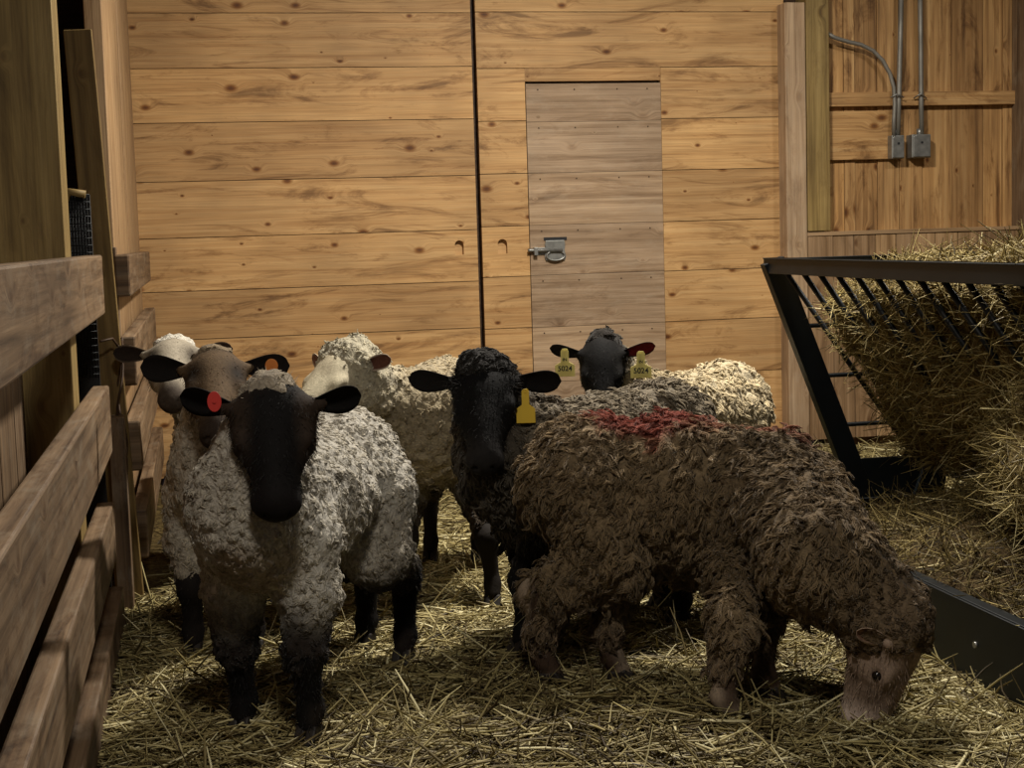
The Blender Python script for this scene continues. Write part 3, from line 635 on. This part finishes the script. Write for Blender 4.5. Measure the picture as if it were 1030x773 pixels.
def sheep(S):
    """local frame: +x forward, +y left, z up; all positions in metres"""
    s = S.get('s', 1.0); hd = S['heading']; O = np.array([*S['loc'], 0.]); ch, sh = math.cos(hd), math.sin(hd)
    RW = np.array([[ch, -sh, 0], [sh, ch, 0], [0, 0, 1]])
    toL = lambda p: RW.T @ (np.array(p)-O)
    root = empty('sheep', tuple(O), hd, label=S['label'], cat='sheep', group='flock of sheep in the pen')
    poll = toL(S['poll']); HM = rot_head(S['hyaw']-hd, S['hpitch'], S.get('hroll', 0)); hs = S.get('hs', 1.0)
    hp = lambda x, y, z: poll + HM @ (np.array([x, y, z])*hs)
    wz = S.get('wz', 1.0); wl = S.get('len', 1.0); wt = S.get('wt', 1.0)
    T = lambda x, y, z: np.array([x*s*wl, y*s*wt, z*s*wz])
    lean = S.get('lift', (0, 0))                        # z offset of shoulder / rump
    B = []; W = []; fz, rz_ = lean
    dz = S.get('dz', .53); dp = S.get('deep', 1.0); ch_c, be_c, ru_c = T(.18, 0, dz-.01+fz), T(-.04, 0, dz-.015), T(-.27, 0, dz+.01+rz_)
    B += [ell(ch_c, np.array([.16, .105*wt, .14*dp])*s, k=.03), ell(be_c, np.array([.25*wl, .115*wt, .13*dp])*s, k=.04), ell(ru_c, np.array([.15, .11*wt, .13])*s, k=.04)]
    g = S.get('wool', .028)
    W += [ell(ch_c, np.array([.165, .108*wt, .15*dp])*s+g, k=.03), ell(be_c, np.array([.26*wl, .12*wt, .14*dp])*s+g, k=.04), ell(ru_c, np.array([.155, .112*wt, .138])*s+g, k=.04)]
    # neck
    nb = T(.24, 0, dz+.045+fz); npt = S.get('neckmid'); pts = [nb] + ([toL(npt)] if npt is not None else []) + [hp(-.03, 0, -.05)]
    rs = np.linspace(.098*s, .052*hs, len(pts)); nk = S.get('neckw', 1.0)
    for i in range(len(pts)-1):
        B.append(cap_(pts[i], pts[i+1], rs[i], rs[i+1], .06)); W.append(cap_(pts[i], pts[i+1], rs[i]*nk+g*.8, rs[i+1]*nk+g*.5, .045))
    # legs
    lr = S.get('legr', 1.0); hoofs = []
    def leg(front, sg, foot):
        fx_, fy_ = foot; f_ = np.array([fx_, fy_, .0])
        if front:
            A0 = T(.16, sg*.075, .46+fz); A1 = np.array([A0[0]-.005+(fx_-A0[0])*.2, sg*.09*s*.6+fy_*.4, .33*s*wz]); K_ = np.array([fx_*.8+A0[0]*.2+.012, fy_*.85+A0[1]*.15, .205*s*wz]); Ft = np.array([fx_-.012, fy_, .075]); Hf = f_+[.004, 0, .045]
            lwb = min(1, S.get('legw', 1.0)+.1); B.extend([cap_(A0, A1, .065*s*lwb, .045*s*lwb, .04), cap_(A1, K_, .042*s*lr*lwb, .033*s*lr, .025), ell(K_, (.032*lr, .031*lr, .04), k=.02), cap_(K_, Ft, .030*s*lr, .022*lr, .02), ell(Ft, (.026*lr, .025*lr, .028), k=.015), cap_(Ft, Hf, .023*lr, .026, .015)])
            lw = S.get('legw', 1.0); W.extend([cap_(A0, A1, .072*s*lw+g*.7*lw, .05*s*lw+g*.4, .03), cap_(A1, K_*.8+A1*.2, .05*s*lr*lw+g*.5*lw, .036*s*lr+g*.2, .03)])
            if S.get('shag'): W.append(ell(K_, np.array([.036, .035, .045])*lr+g*.15, k=.03))
            if S.get('shag'): W.append(cap_(K_*.5+A1*.5, K_*S['shag']+Ft*(1-S['shag']), .036*s*lr+g*.3, .028*lr+g*.15, .03))
        else:
            A0 = T(-.27, sg*.07, .48+rz_); A1 = np.array([A0[0]+.075*s+(fx_-A0[0]+.06)*.4, sg*.1*s*.7+fy_*.3, .335*s*wz]); K_ = np.array([fx_-.03*s, fy_*.9+A0[1]*.1, .235*s*wz]); Ft = np.array([fx_-.015, fy_, .075]); Hf = f_+[.004, 0, .045]
            B.extend([cap_(A0, A1, .092*s, .068*s, .04), cap_(A1, K_, .07*s, .035*s*lr, .03), ell(K_+[-.008, 0, .005], (.034*lr, .028*lr, .04), k=.02), cap_(K_, Ft, .031*s*lr, .022*lr, .02), ell(Ft, (.026*lr, .025*lr, .028), k=.015), cap_(Ft, Hf, .023*lr, .026, .015)])
            W.extend([cap_(A0, A1, .098*s+g*.7, .072*s+g*.6, .04), cap_(A1, K_*.8+A1*.2, .072*s+g*.5, .042*s+g*.2, .04)])
            if S.get('shag'): W.append(ell(K_+[-.008, 0, .005], np.array([.038, .033, .045])*lr+g*.2, k=.03))
            if S.get('shag'): W.append(cap_(K_*.6+A1*.4, K_*S['shag']+Ft*(1-S['shag']), .045*s*lr+g*.3, .03*lr+g*.2, .03))
        hoofs.append((Hf, f_, front))
    F_ = S['feet']
    feet = [toL((*p, 0)) for p in F_]
    leg(True, 1, feet[0][:2]); leg(True, -1, feet[1][:2]); leg(False, 1, feet[2][:2]); leg(False, -1, feet[3][:2])
    # tail
    W.append(cap_(T(-.39, 0, .60+rz_), T(-.45, 0, .42+rz_), .032*s, .022*s, .03)); B.append(cap_(T(-.39, 0, .60+rz_), T(-.44, 0, .44+rz_), .022*s, .014*s, .03))
    # head: cranium, brow, muzzle, jaw, cheeks
    fb = S.get('broad', 1.0); E3 = HM; fm = 1+(fb-1)*S.get('mzw', .45)
    H = [ell(hp(.015, 0, -.045), np.array([.078, .066*fb, .068])*hs, E3, .03), ell(hp(.07, 0, -.05), np.array([.10, .060*fb, .058])*hs, E3, .03), cap_(hp(.05, 0, -.045), hp(.215, 0, -.055), .050*hs, .036*hs*fm, .03), cap_(hp(.05, 0, -.09), hp(.205, 0, -.084), .042*hs*fm, .025*hs*fm, .025),
         ell(hp(.225, 0, -.062), np.array([.030, .037*fm, .035])*hs, E3, .02), ell(hp(.12, 0, -.02), np.array([.10, .026, .022])*hs, E3, .03)]
    for sg in (1, -1):
        H += [ell(hp(.055, sg*.040*fb, -.082), np.array([.052, .028, .044])*hs, E3, .025), ell(hp(.078, sg*.050*fb, -.020), np.array([.030, .018, .018])*hs, E3, .015), ell(hp(.083, sg*.056*fb, -.052), np.array([.026, .012, .014])*hs, E3, .012),
              ell(hp(.238, sg*.021*fb, -.050), np.array([.016, .011, .015])*hs, E3, .01), cap_(hp(.005, sg*.05*fb, -.03), hp(-.003, sg*.076*fb, -.028), .022*hs, .013*hs, .02)]
    H += [dict(ell(hp(.086, sg*.068*fb, -.036), np.array([.017, .012, .012])*hs, E3, .008), sub=True) for sg in (1, -1)]
    H += [dict(ell(hp(.2515, sg*.018*fb, -.048), np.array([.010, .0055, .011])*hs, HM@np.array([[1, 0, 0], [0, .8, -.6*sg], [0, .6*sg, .8]]), .005), sub=True) for sg in (1, -1)]
    H += [dict(cap_(hp(.262, 0, -.060), hp(.252, 0, -.078), .0028*hs, .0028*hs, .004), sub=True)]
    H += [dict(cap_(hp(.20, sg*.036*fb, -.079), hp(.25, sg*.012, -.080), .003*hs, .0032*hs, .005), sub=True) for sg in (1, -1)]
    h = S.get('res', .0085); Fv, lo = field(B+H, h); Vb, Qb = surface_nets(Fv, lo, h); Vb = smooth_v(Vb, Qb, 1, .4)
    # colours of the coat
    hq = (Vb-poll) @ HM / hs; inhead = sstep(-.06, .0, hq[:, 0])*(np.linalg.norm(hq-[.1, 0, -.05], axis=1) < .24)
    base = np.tile(np.array(lin(S['leg'])), (len(Vb), 1)); nz1 = vnoise(Vb*22, 2)*.5+.5
    base = lerp(base, np.tile(np.array(lin(S.get('leg2', S['leg']))), (len(Vb), 1)), sstep(.5, .75, vnoise(Vb*14, 9)*.5+.5))
    face = np.tile(np.array(lin(S['face'])), (len(Vb), 1)); f2 = np.array(lin(S.get('face2', S['face'])))
    if S.get('pattern') == 'eyes':
        wt_ = np.maximum(np.exp(-(((hq[:, 0]-.055)/.05)**2+((np.abs(hq[:, 1])-.052*fb)/.03)**2)), sstep(.18, .24, hq[:, 0])*.8)
    elif S.get('pattern') == 'edge': wt_ = sstep(.035, .075, np.abs(hq[:, 1]))*sstep(.22, .05, hq[:, 0])*.9
    else: wt_ = sstep(.55, .8, nz1)*.6
    face = lerp(face, np.tile(f2, (len(Vb), 1)), wt_)
    mz = sstep(.15, .24, hq[:, 0]); face = lerp(face, np.tile(np.array(lin(S.get('nose', S['face']))), (len(Vb), 1)), mz*.8)
    col = lerp(base, face, inhead)
    body = link('body', mesh_np('body', Vb, Qb, True, col), M['skin'], root)
    if S.get('fuzz'):
        n4 = S['fuzz']; Nb = normals(Vb, Qb); p4, i4 = sample(Vb, Qb, n4); q4 = Qb[i4, 0]; n5 = Nb[q4]; hq5 = (p4-poll)@HM/hs
        ok = ((p4[:, 2] < .36) | ((hq5[:, 0] > -.03) & (np.linalg.norm(hq5-[.1, 0, -.05], axis=1) < .2) & (hq5[:, 0] < .21))); p4, q4, n5 = p4[ok], q4[ok], n5[ok]; n4 = len(p4)
        t = np.linspace(0, 1, 3)[None, :, None]; dn_ = nrm(np.array([-.1, 0, -1.])+.4*rng.normal(size=(n4, 3))); l4 = rng.uniform(.008, .018, (n4, 1, 1))
        P4 = p4[:, None]-n5[:, None]*.001+(n5[:, None]*.55+dn_[:, None]*t*.8)*t*l4
        tag(link('short_hair', strand_mesh('short_hair', P4, .0009*np.array([[1, .8, .3]])*np.ones((n4, 1)), rng.random(n4), col[q4]), M['lock'], body), kind='stuff')
    # fleece
    cp_ = S.get('cap', 1.0)
    if cp_: W += [ell(hp(-.04, 0, -.034), np.array([.056, .062*fb, .050])*hs*cp_, E3, .03)]
    if S.get('forelock'): W += [ell(hp(*S['forelock'][0]), np.array(S['forelock'][1])*hs, E3, .03)]
    if S.get('ruff'):
        for sg in (1, -1): W += [ell(hp(-.01, sg*.055*fb, -.09), np.array([.07, .04, .08])*hs*S['ruff'], E3, .04)]
    Fw, lo2 = field(W, h); gsh = Fw.shape
    gg = np.stack(np.meshgrid(*[lo2[i]+h*np.arange(gsh[i]) for i in range(3)], indexing='ij'), -1)
    near = np.abs(Fw) < .05; pp = gg[near]; wav = pp + .012*np.stack([vnoise(pp*30, 51), vnoise(pp*30, 52), vnoise(pp*30, 53)], -1)
    fr = S.get('curl', 34.); am = S.get('amp', .010)
    st = np.array(S.get('stretch', (1, 1, 1.)))
    Fw[near] += am*(1-2*np.abs(vnoise(wav*fr*st, 61))) + am*1.0*vnoise(pp*8, 62)
    Vw, Qw = surface_nets(Fw, lo2, h); Nw = normals(Vw, Qw)
    # head part of the neck blob must not cover the face
    def fcol(P, sd=0):
        c = np.tile(np.array(lin(S['fleece'])), (len(P), 1)); q = vnoise(P*5, 71)*.5+.5
        c = lerp(c, np.tile(np.array(lin(S['fleece2'])), (len(P), 1)), sstep(.35, .8, q)*.8)
        for f in S.get('patches', []):                  # (centre, radius vector, colour, strength)
            d = np.linalg.norm((P-np.array(f[0]))/np.array(f[1]), axis=1)+.35*vnoise(P*16, 73)
            c = lerp(c, np.tile(np.array(lin(f[2])), (len(P), 1)), sstep(1.1, .6, d)*f[3])
        if S.get('lowleg'):
            z = P[:, 2]; c = lerp(c, np.tile(np.array(lin(S['lowleg'])), (len(P), 1)), sstep(S.get('lz', .34), S.get('lz', .34)-.12, z+.03*vnoise(P*12, 75)))
        if S.get('headwool'):
            hq_ = (P-poll)@HM/hs; c = lerp(c, np.tile(np.array(lin(S['headwool'])), (len(P), 1)), sstep(S.get('hwr', .14), .08, np.linalg.norm(hq_-[-.02, 0, -.03], axis=1)))
        return c
    fl = link('fleece', mesh_np('fleece', Vw, Qw, True, fcol(Vw)), M['fleece'], root)
    n = S['locks']//S.get('clump', 5); p, i = sample(Vw, Qw, n); nn = Nw[Qw[i, 0]]
    hq3 = (p-poll)@HM/hs; ok = ~((hq3[:, 0] > S.get('facecut', .035)) & (np.linalg.norm((hq3-[.13, 0, -.035])/[.13, .085, .07], axis=1) < 1)); p = p[ok]; nn = nn[ok]; hq3 = hq3[ok]; n = len(p)
    lsc = .45+.55*sstep(.10, .22, np.linalg.norm(hq3-[-.01, 0, -.03], axis=1))
    down = np.array([-.25, 0, -1.])*np.ones((n, 3)) + .35*rng.normal(size=(n, 3)); td = nrm(down - nn*(down*nn).sum(1, keepdims=True))
    L0 = S.get('lock', .03); Ls = L0*rng.uniform(.5, 1.3, n)*lsc; K = 5; t = np.linspace(0, 1, K)[None, :, None]
    sd = nrm(np.cross(td, nn)); ph = rng.random((n, 1, 1))*6.28; cf_ = S.get('crimp', 6.)
    rise = S.get('rise', .35)
    cz = S.get('clump', 5); rp = lambda a: np.repeat(a, cz, axis=0)
    p0 = p; n = n*cz; p, nn, td, sd, Ls, ph = rp(p), rp(nn), rp(td), rp(sd), rp(Ls)*rng.uniform(.75, 1.1, n), rp(ph)+.6*rng.normal(size=(n, 1, 1))
    jt = rng.normal(size=(n, 3)); jt = (jt-nn*(jt*nn).sum(1, keepdims=True))*S.get('spread', .006)
    P = p[:, None]-nn[:, None]*.003 + jt[:, None]*(1.15-t) + nn[:, None]*Ls[:, None, None]*rise*np.sin(t*2.4) + td[:, None]*Ls[:, None, None]*t*(1-.25*rise) + sd[:, None]*(S.get('wavy', .006)*np.sin(t*cf_+ph)*t) 
    R = S.get('lr', .0022)*rng.uniform(.6, 1.3, (n, 1))*np.array([[.9, 1, .95, .7, .25]])
    tone = np.clip(rp(.5+.2*rng.normal(size=n//cz))+.08*rng.normal(size=n), 0, 1)
    lk = link('wool_locks', strand_mesh('wool_locks', P, R, tone, fcol(p)), M['lock'], fl); tag(lk, kind='stuff')
    if S.get('topknot'):
        n2, ctr, rad, L2, cc, lr2 = S['topknot']; d = nrm(rng.normal(size=(n2, 3))); d[:, 2] = np.abs(d[:, 2]); q = np.array([hp(*(np.array(ctr)+np.array(rad)*v)) for v in d]); dn = (HM@d.T).T
        t = np.linspace(0, 1, K)[None, :, None]; l2 = L2*rng.uniform(.5, 1.2, n2); r2 = rng.normal(size=(n2, 3))*.6; r2[:, 2] -= .35
        P = q[:, None]+dn[:, None]*l2[:, None, None]*t + r2[:, None]*(l2[:, None, None]*t*t*.8)
        lk = link('topknot', strand_mesh('topknot', P, lr2*np.array([[1, 1, .9, .6, .2]])*np.ones((n2, 1)), rng.random(n2), np.tile(np.array(lin(cc)), (n2, 1))), M['lock'], root); tag(lk, kind='stuff')
    # ears
    for sg, e in ((1, S['earL']), (-1, S['earR'])):
        if e is None: continue
        V, Fq, A = ear_mesh(e.get('L', .135)*hs, e.get('W', .062)*hs, e.get('cup', .55), e.get('droop', .12))
        # ear frame in head space: outwards, with the hollow facing along the nose
        el, bk, tw_ = e.get('el', 0.0), e.get('bk', 0.15), e.get('tw', 0.0)
        x_ = nrm(HM @ np.array([-math.sin(bk)*math.cos(el)+0, sg*math.cos(bk)*math.cos(el), 0]) + np.array([0, 0, math.sin(el)]))
        x_ = nrm(HM @ (np.array(e['dir'])*[1, sg, 1])) if 'dir' in e else x_
        fw = HM[:, 0]*e.get('fd', .35)+HM[:, 2]*e.get('fn', .9); zf = nrm(fw-x_*(fw@x_)); yf = np.cross(zf, x_)
        c_, s_ = math.cos(tw_), math.sin(tw_); y2 = yf*c_+zf*s_; z2 = np.cross(x_, y2)
        Re = np.stack([x_, y2, z2], 1); eo = hp(-.002, sg*.066*fb, -.028)
        Ve = V @ Re.T + eo
        Fq = Fq if True else Fq
        ec = np.array(lin(e.get('col', S['face']))); ei = np.array(lin(e.get('inner', e.get('col', S['face']))))
        cc = np.where(((A[:, 2] > 0) & (np.abs(A[:, 1]) < .8))[:, None], ei, ec)
        ear = link('ear', mesh_np('ear', Ve, Fq, True, cc), M['skin'], root)
        if 'tag' in e:
            tg = e['tag']; tp = Re @ (np.array([tg['t']*e.get('L', .135)*hs, tg.get('s', 0), .006])) + eo; fwd = nrm(-RW.T @ np.array([tp @ RW.T[0] if 0 else O[0], O[1], 0.])) 
            toCam = nrm(RW.T @ (CAM-(O+RW@tp))); tp = tp + toCam*e['tag'].get('out', .02); sx = nrm(np.cross(np.array([0, 0, 1.]), toCam)); up = np.cross(toCam, sx)
            m = MB()
            if tg['kind'] == 'flag':
                w_, h_ = tg['size']; n_ = w_*.2
                o_ = [(-n_, .0), (-n_, -h_*.42), (-w_*.5, -h_*.55), (-w_*.5, -h_), (w_*.5, -h_), (w_*.5, -h_*.55), (n_, -h_*.42), (n_, 0), (n_*.6, n_*.7), (-n_*.6, n_*.7)]
                m.prism(o_, tp, sx, up, .0022)
            else:
                w_, h_ = tg['size']; o_ = [(w_*.5*math.cos(a), h_*.5*math.sin(a)) for a in np.linspace(0, 2*math.pi, 21)[:-1]]; m.prism(o_, tp, sx, up, .003)
            t_ = m.build('ear_tag', M[tg['mat']], root, .0006)
            b2 = MB().tube([tp-toCam*.02, tp+toCam*.004], .004, 10); b2.build('tag_button', M[tg['mat']], t_)
            for (txt, dz, sz) in tg.get('text', []):
                me = text_mesh(txt, sz); o = link('tag_number', me, M['ink'], t_)
                o.matrix_local = Matrix([[*(sx[i] for _ in (0,)), up[i], toCam[i], (tp+up*dz+toCam*.002)[i]] for i in range(3)]+[[0, 0, 0, 1]])
    # eyes, hooves
    for sg in (1, -1):
        bm = bmesh.new(); bmesh.ops.create_uvsphere(bm, u_segments=16, v_segments=12, radius=.0125*hs); me = bpy.data.meshes.new('eye'); bm.to_mesh(me); bm.free(); me.materials.append(M['eye'])
        for q in me.polygons: q.use_smooth = True
        o = link('eye', me, None, root); o.location = hp(.085, sg*(.0545*fb+.0035), -.037)
    for Hf, f_, front in hoofs:
        m = MB()
        for sg in (1, -1):                              # two toes
            pts = [(-.030, -.000), (.040, -.000), (.050, .012), (.022, .052), (-.022, .046)]
            m.prism([(x*1.0, z) for x, z in pts], f_+[0, sg*.0135, -.004], (1, 0, 0), (0, 0, 1), .024)
        m.build('hoof', M['hoof'], root, .005)
    return root
def G(x, y): p = gz(x, y); return (p[0], p[1])
rad = math.radians
def mid(*p): return tuple(np.mean(np.array(p), axis=0))
BLK = (17, 15, 14)
def place(fore, hd, fwd=.17, **k):                      # trunk origin from the middle of the fore feet
    return (fore[0]-math.cos(hd)*fwd, fore[1]-math.sin(hd)*fwd)
def foots(loc, hd, fx=.17, hx=-.36, sp=.085, j=(0, 0, 0, 0)):
    c, s_ = math.cos(hd), math.sin(hd); R = []
    for (x, y) in ((fx+j[0], sp), (fx+j[1], -sp), (hx+j[2], sp), (hx+j[3], -sp)): R.append((loc[0]+c*x-s_*y, loc[1]+s_*x+c*y))
    return R
# 1: front left, pale body, dark face
hd = math.atan2(-.90, -.43); f1, f2 = G(312, 748), G(245, 738); loc = place(mid(f1, f2), hd, .18)
fts = [f1, f2, G(407, 668), G(368, 652)]
sheep(dict(loc=loc, heading=hd, s=1.03, res=.0072, feet=fts, poll=at(274, 405, 3.30), hyaw=rad(-94), hpitch=rad(62), hs=.93, broad=1.5, mzw=1.0, len=1.12, wt=1.14, fuzz=16000,
    fleece=(190, 184, 172), fleece2=(158, 149, 134), leg=BLK, leg2=(34, 28, 24), face=(16, 13, 12), face2=(50, 39, 30), pattern='edge', nose=(22, 18, 18), lowleg=(40, 33, 28), lz=.36, legr=1.22,
    headwool=(150, 138, 120), hwr=.12, cap=.5, ruff=0, locks=48000, topknot=(500, (-.03, 0, -.035), (.04, .055, .025), .018, (176, 164, 144), .001), lock=.0145, lr=.0016, curl=44, amp=.007, spread=.004, wool=.024, wavy=.005, neckw=1.12, shag=.9,
    patches=[((.36, 0, .40), (.12, .16, .12), (128, 106, 84), .6)],
    earL=dict(el=rad(-1), bk=.1, L=.108, W=.085, col=BLK, fd=.9, fn=.5), earR=dict(el=rad(6), bk=.1, L=.118, W=.085, col=BLK, fd=.9, fn=.5, tag=dict(kind='round', t=.30, s=-.016, size=(.030, .044), mat='red')),
    label='pale woolly sheep with dark face and red ear tag, standing front left facing camera'))
# 2: brown faced, behind it
hd = rad(-97); loc = (.04, 4.45); fts = foots(loc, hd)
sheep(dict(loc=loc, heading=hd, s=.98, feet=fts, poll=at(216, 363, 4.12), hyaw=rad(-92), hpitch=rad(32), hs=1.05, broad=1.12, fuzz=5000, len=.9, wt=.9,
    fleece=(196, 188, 172), fleece2=(160, 148, 130), leg=(30, 25, 22), face=(98, 80, 60), face2=(36, 28, 22), pattern='eyes', nose=(50, 40, 34), lowleg=(40, 33, 28), lz=.3, legr=1.15,
    cap=.6, headwool=(130, 114, 92), locks=14000, lock=.015, lr=.0018, curl=40, amp=.007,
    earL=dict(el=rad(-4), bk=.1, L=.115, W=.07, col=(24, 20, 18), fd=.9, fn=.5, tag=dict(kind='round', t=.58, s=.004, out=.022, size=(.034, .038), mat='orange')), earR=dict(el=rad(2), bk=.1, L=.115, W=.075, col=(24, 20, 18), fd=.9, fn=.5),
    label='brown-faced sheep with a round orange ear tag, looking over the front left sheep'))
# 3: leftmost, mottled white
hd = rad(-92); loc = (.02, 5.42); fts = foots(loc, hd, sp=.07)
sheep(dict(loc=loc, heading=hd, s=.92, feet=fts, poll=at(174, 349, 4.88), hyaw=rad(-93), hpitch=rad(27), hs=.98, len=.85, wt=.66, broad=1.25, fuzz=3000, facecut=.07,
    fleece=(214, 208, 194), fleece2=(176, 166, 148), leg=(120, 110, 96), face=(172, 162, 144), face2=(58, 50, 42), pattern='eyes', nose=(60, 50, 44),
    cap=.85, headwool=(214, 208, 194), locks=12000, lock=.016, lr=.002, curl=40, amp=.008,
    earL=dict(el=rad(2), bk=.1, L=.105, W=.058, col=(110, 92, 76), inner=(56, 44, 38), fd=.9, fn=.5), earR=dict(el=rad(2), bk=.1, L=.11, W=.062, col=(120, 104, 86), inner=(50, 40, 34), fd=.9, fn=.5),
    mzw=.3, label='white-faced sheep with grey eye patches, farthest left beside the fence'))
# 4: curly pale one looking left
hd = math.atan2(-.95, -.25); loc = (.75, 4.95); fts = [G(497, 612), G(425, 612)]+foots(loc, hd)[2:]
fts = foots(loc, hd, fx=.20); fts[0] = G(496, 612); fts[1] = (fts[0][0]-.25, fts[0][1]+.1)
sheep(dict(loc=loc, heading=hd, s=1.05, feet=fts, poll=at(340, 361, 4.55), neckmid=at(384, 408, 4.70), hyaw=rad(-140), hpitch=rad(33), hs=1.12, broad=1.05, wt=1.12,
    fleece=(180, 167, 140), fleece2=(144, 131, 106), leg=(36, 31, 27), face=(196, 186, 160), face2=(170, 158, 134), nose=(150, 130, 110), lowleg=(70, 60, 48), lz=.42,
    cap=1.1, forelock=((.0, 0, -.012), (.055, .07, .036)), ruff=1.1, headwool=(178, 170, 148), hwr=.2, neckw=1.25, facecut=.085, locks=32000, lock=.013, lr=.0024, curl=46, amp=.009,
    earL=dict(el=rad(4), bk=.35, L=.085, W=.045, cup=.9, col=(205, 190, 172), inner=(96, 62, 50), fd=.9, fn=.4), earR=dict(el=rad(0), bk=.3, L=.085, W=.045, cup=.9, col=(190, 172, 150), inner=(110, 76, 60), fd=.9, fn=.4),
    label='curly pale sheep with a white face looking left, wool covering its forehead'))
# 5: black faced with a yellow tag
hd = math.atan2(-.40, -.88); f1 = G(526, 659); loc = place((f1[0]+.06, f1[1]+.06), hd, .17); fts = foots(loc, hd); fts[0] = f1; fts[1] = (f1[0]+.07, f1[1]+.17); fts[2] = (1.32, 4.2)
sheep(dict(loc=loc, heading=hd, s=1.03, res=.0075, feet=fts, poll=at(487, 379, 4.0), neckmid=at(505, 440, 4.07), hyaw=rad(-103), hpitch=rad(49), hs=1.02, wt=1.06, broad=1.28, fuzz=9000,
    fleece=(124, 114, 98), fleece2=(88, 78, 66), leg=BLK, face=(13, 12, 12), face2=(22, 20, 19), nose=(40, 37, 36), lowleg=(46, 40, 34), lz=.38, neckw=1.2, wool=.034, legr=1.2,
    cap=.85, headwool=(30, 27, 24), hwr=.17, locks=32000, lock=.032, lr=.0022, curl=30, amp=.010, patches=[((.38, 0, .5), (.2, .22, .3), (58, 52, 44), .75)],
    topknot=(900, (.0, 0, -.025), (.045, .08, .022), .024, (34, 30, 27), .0013),
    dz=.515, mzw=.9, earL=dict(el=rad(-9), bk=.1, L=.118, W=.07, col=BLK, fd=.9, fn=.5, tag=dict(kind='flag', t=.2, s=-.026, out=.05, size=(.05, .084), mat='yellow')), earR=dict(el=rad(-1), bk=.1, L=.12, W=.068, col=BLK, fd=.9, fn=.5),
    label='black-faced grey sheep with a large yellow ear tag, centre of the flock facing the camera'))
# 6: back, two pale yellow tags
hd = math.atan2(-.55, -.83); loc = (1.68, 5.25); fts = foots(loc, hd)
sheep(dict(loc=loc, heading=hd, s=.93, feet=fts, poll=at(605, 354, 4.95), hyaw=rad(-106), hpitch=rad(66), hs=.97, broad=1.12, fuzz=3000, wt=1.1,
    fleece=(188, 174, 144), fleece2=(150, 136, 108), leg=BLK, face=(15, 14, 14), face2=(24, 22, 20), nose=(30, 27, 26),
    cap=.62, headwool=(36, 32, 28), hwr=.17, locks=20000, lock=.03, lr=.0024, curl=30, amp=.010, wool=.034,
    earL=dict(el=rad(2), bk=.1, L=.115, W=.062, col=BLK, inner=(96, 22, 28), fd=.9, fn=.5, tag=dict(kind='flag', t=.52, s=-.01, out=.04, size=(.070, .080), mat='paleyellow', text=[('IN', -.026, .014), ('5024', -.056, .025)])),
    earR=dict(el=rad(0), bk=.15, L=.11, W=.06, col=BLK, fd=.9, fn=.5, tag=dict(kind='flag', t=.5, s=-.01, out=.04, size=(.066, .084), mat='paleyellow', text=[('IN', -.028, .014), ('5024', -.058, .024)])),
    label='black-faced sheep with two pale yellow numbered ear tags, rearmost, peering over the others'))
# 7: grazing, red mark
hd = math.atan2(-.42, .90); h1, h2 = G(553, 692), G(622, 690); fa, fb_ = G(773, 708), G(733, 733)
loc = (1.185, 3.67); fts = [fa, fb_, (h2[0], h2[1]), h1]
sheep(dict(loc=loc, heading=hd, s=1.02, res=.0072, feet=fts, poll=at(919, 645, 3.12), neckmid=at(826, 562, 3.25), hyaw=rad(-46), hpitch=rad(107), hs=1.0, len=.86, wt=1.12, fuzz=9000, broad=1.15, legw=.62, lift=(-.06, .01), neckw=1.4, wool=.034, dz=.485, deep=1.22, mzw=1.2, facecut=.06,
    fleece=(128, 109, 82), fleece2=(94, 78, 56), leg=(150, 132, 112), leg2=(70, 54, 42), face=(154, 132, 114), face2=(122, 102, 86), nose=(228, 208, 194), lowleg=(116, 98, 76), lz=.26, shag=.45, legr=1.1,
    cap=1.15, ruff=.9, headwool=(114, 96, 74), hwr=.2, locks=52000, clump=8, spread=.005, lock=.042, lr=.0014, curl=26, amp=.012, stretch=(1, 1, .55), wavy=.010, crimp=9.,
    patches=[((-.10, .02, .68), (.20, .13, .13), (120, 32, 26), .8), ((.14, 0, .66), (.30, .035, .09), (126, 48, 36), .45)],
    earL=dict(el=rad(-10), bk=.5, L=.08, W=.045, cup=.8, col=(170, 146, 124), inner=(110, 82, 68), fd=.3, fn=.9), earR=dict(dir=(-.15, .75, -.65), L=.085, W=.045, cup=.8, col=(178, 154, 132), inner=(116, 86, 70), fd=.3, fn=.9),
    label='brown long-woolled sheep grazing with its head down, red paint mark on its back'))
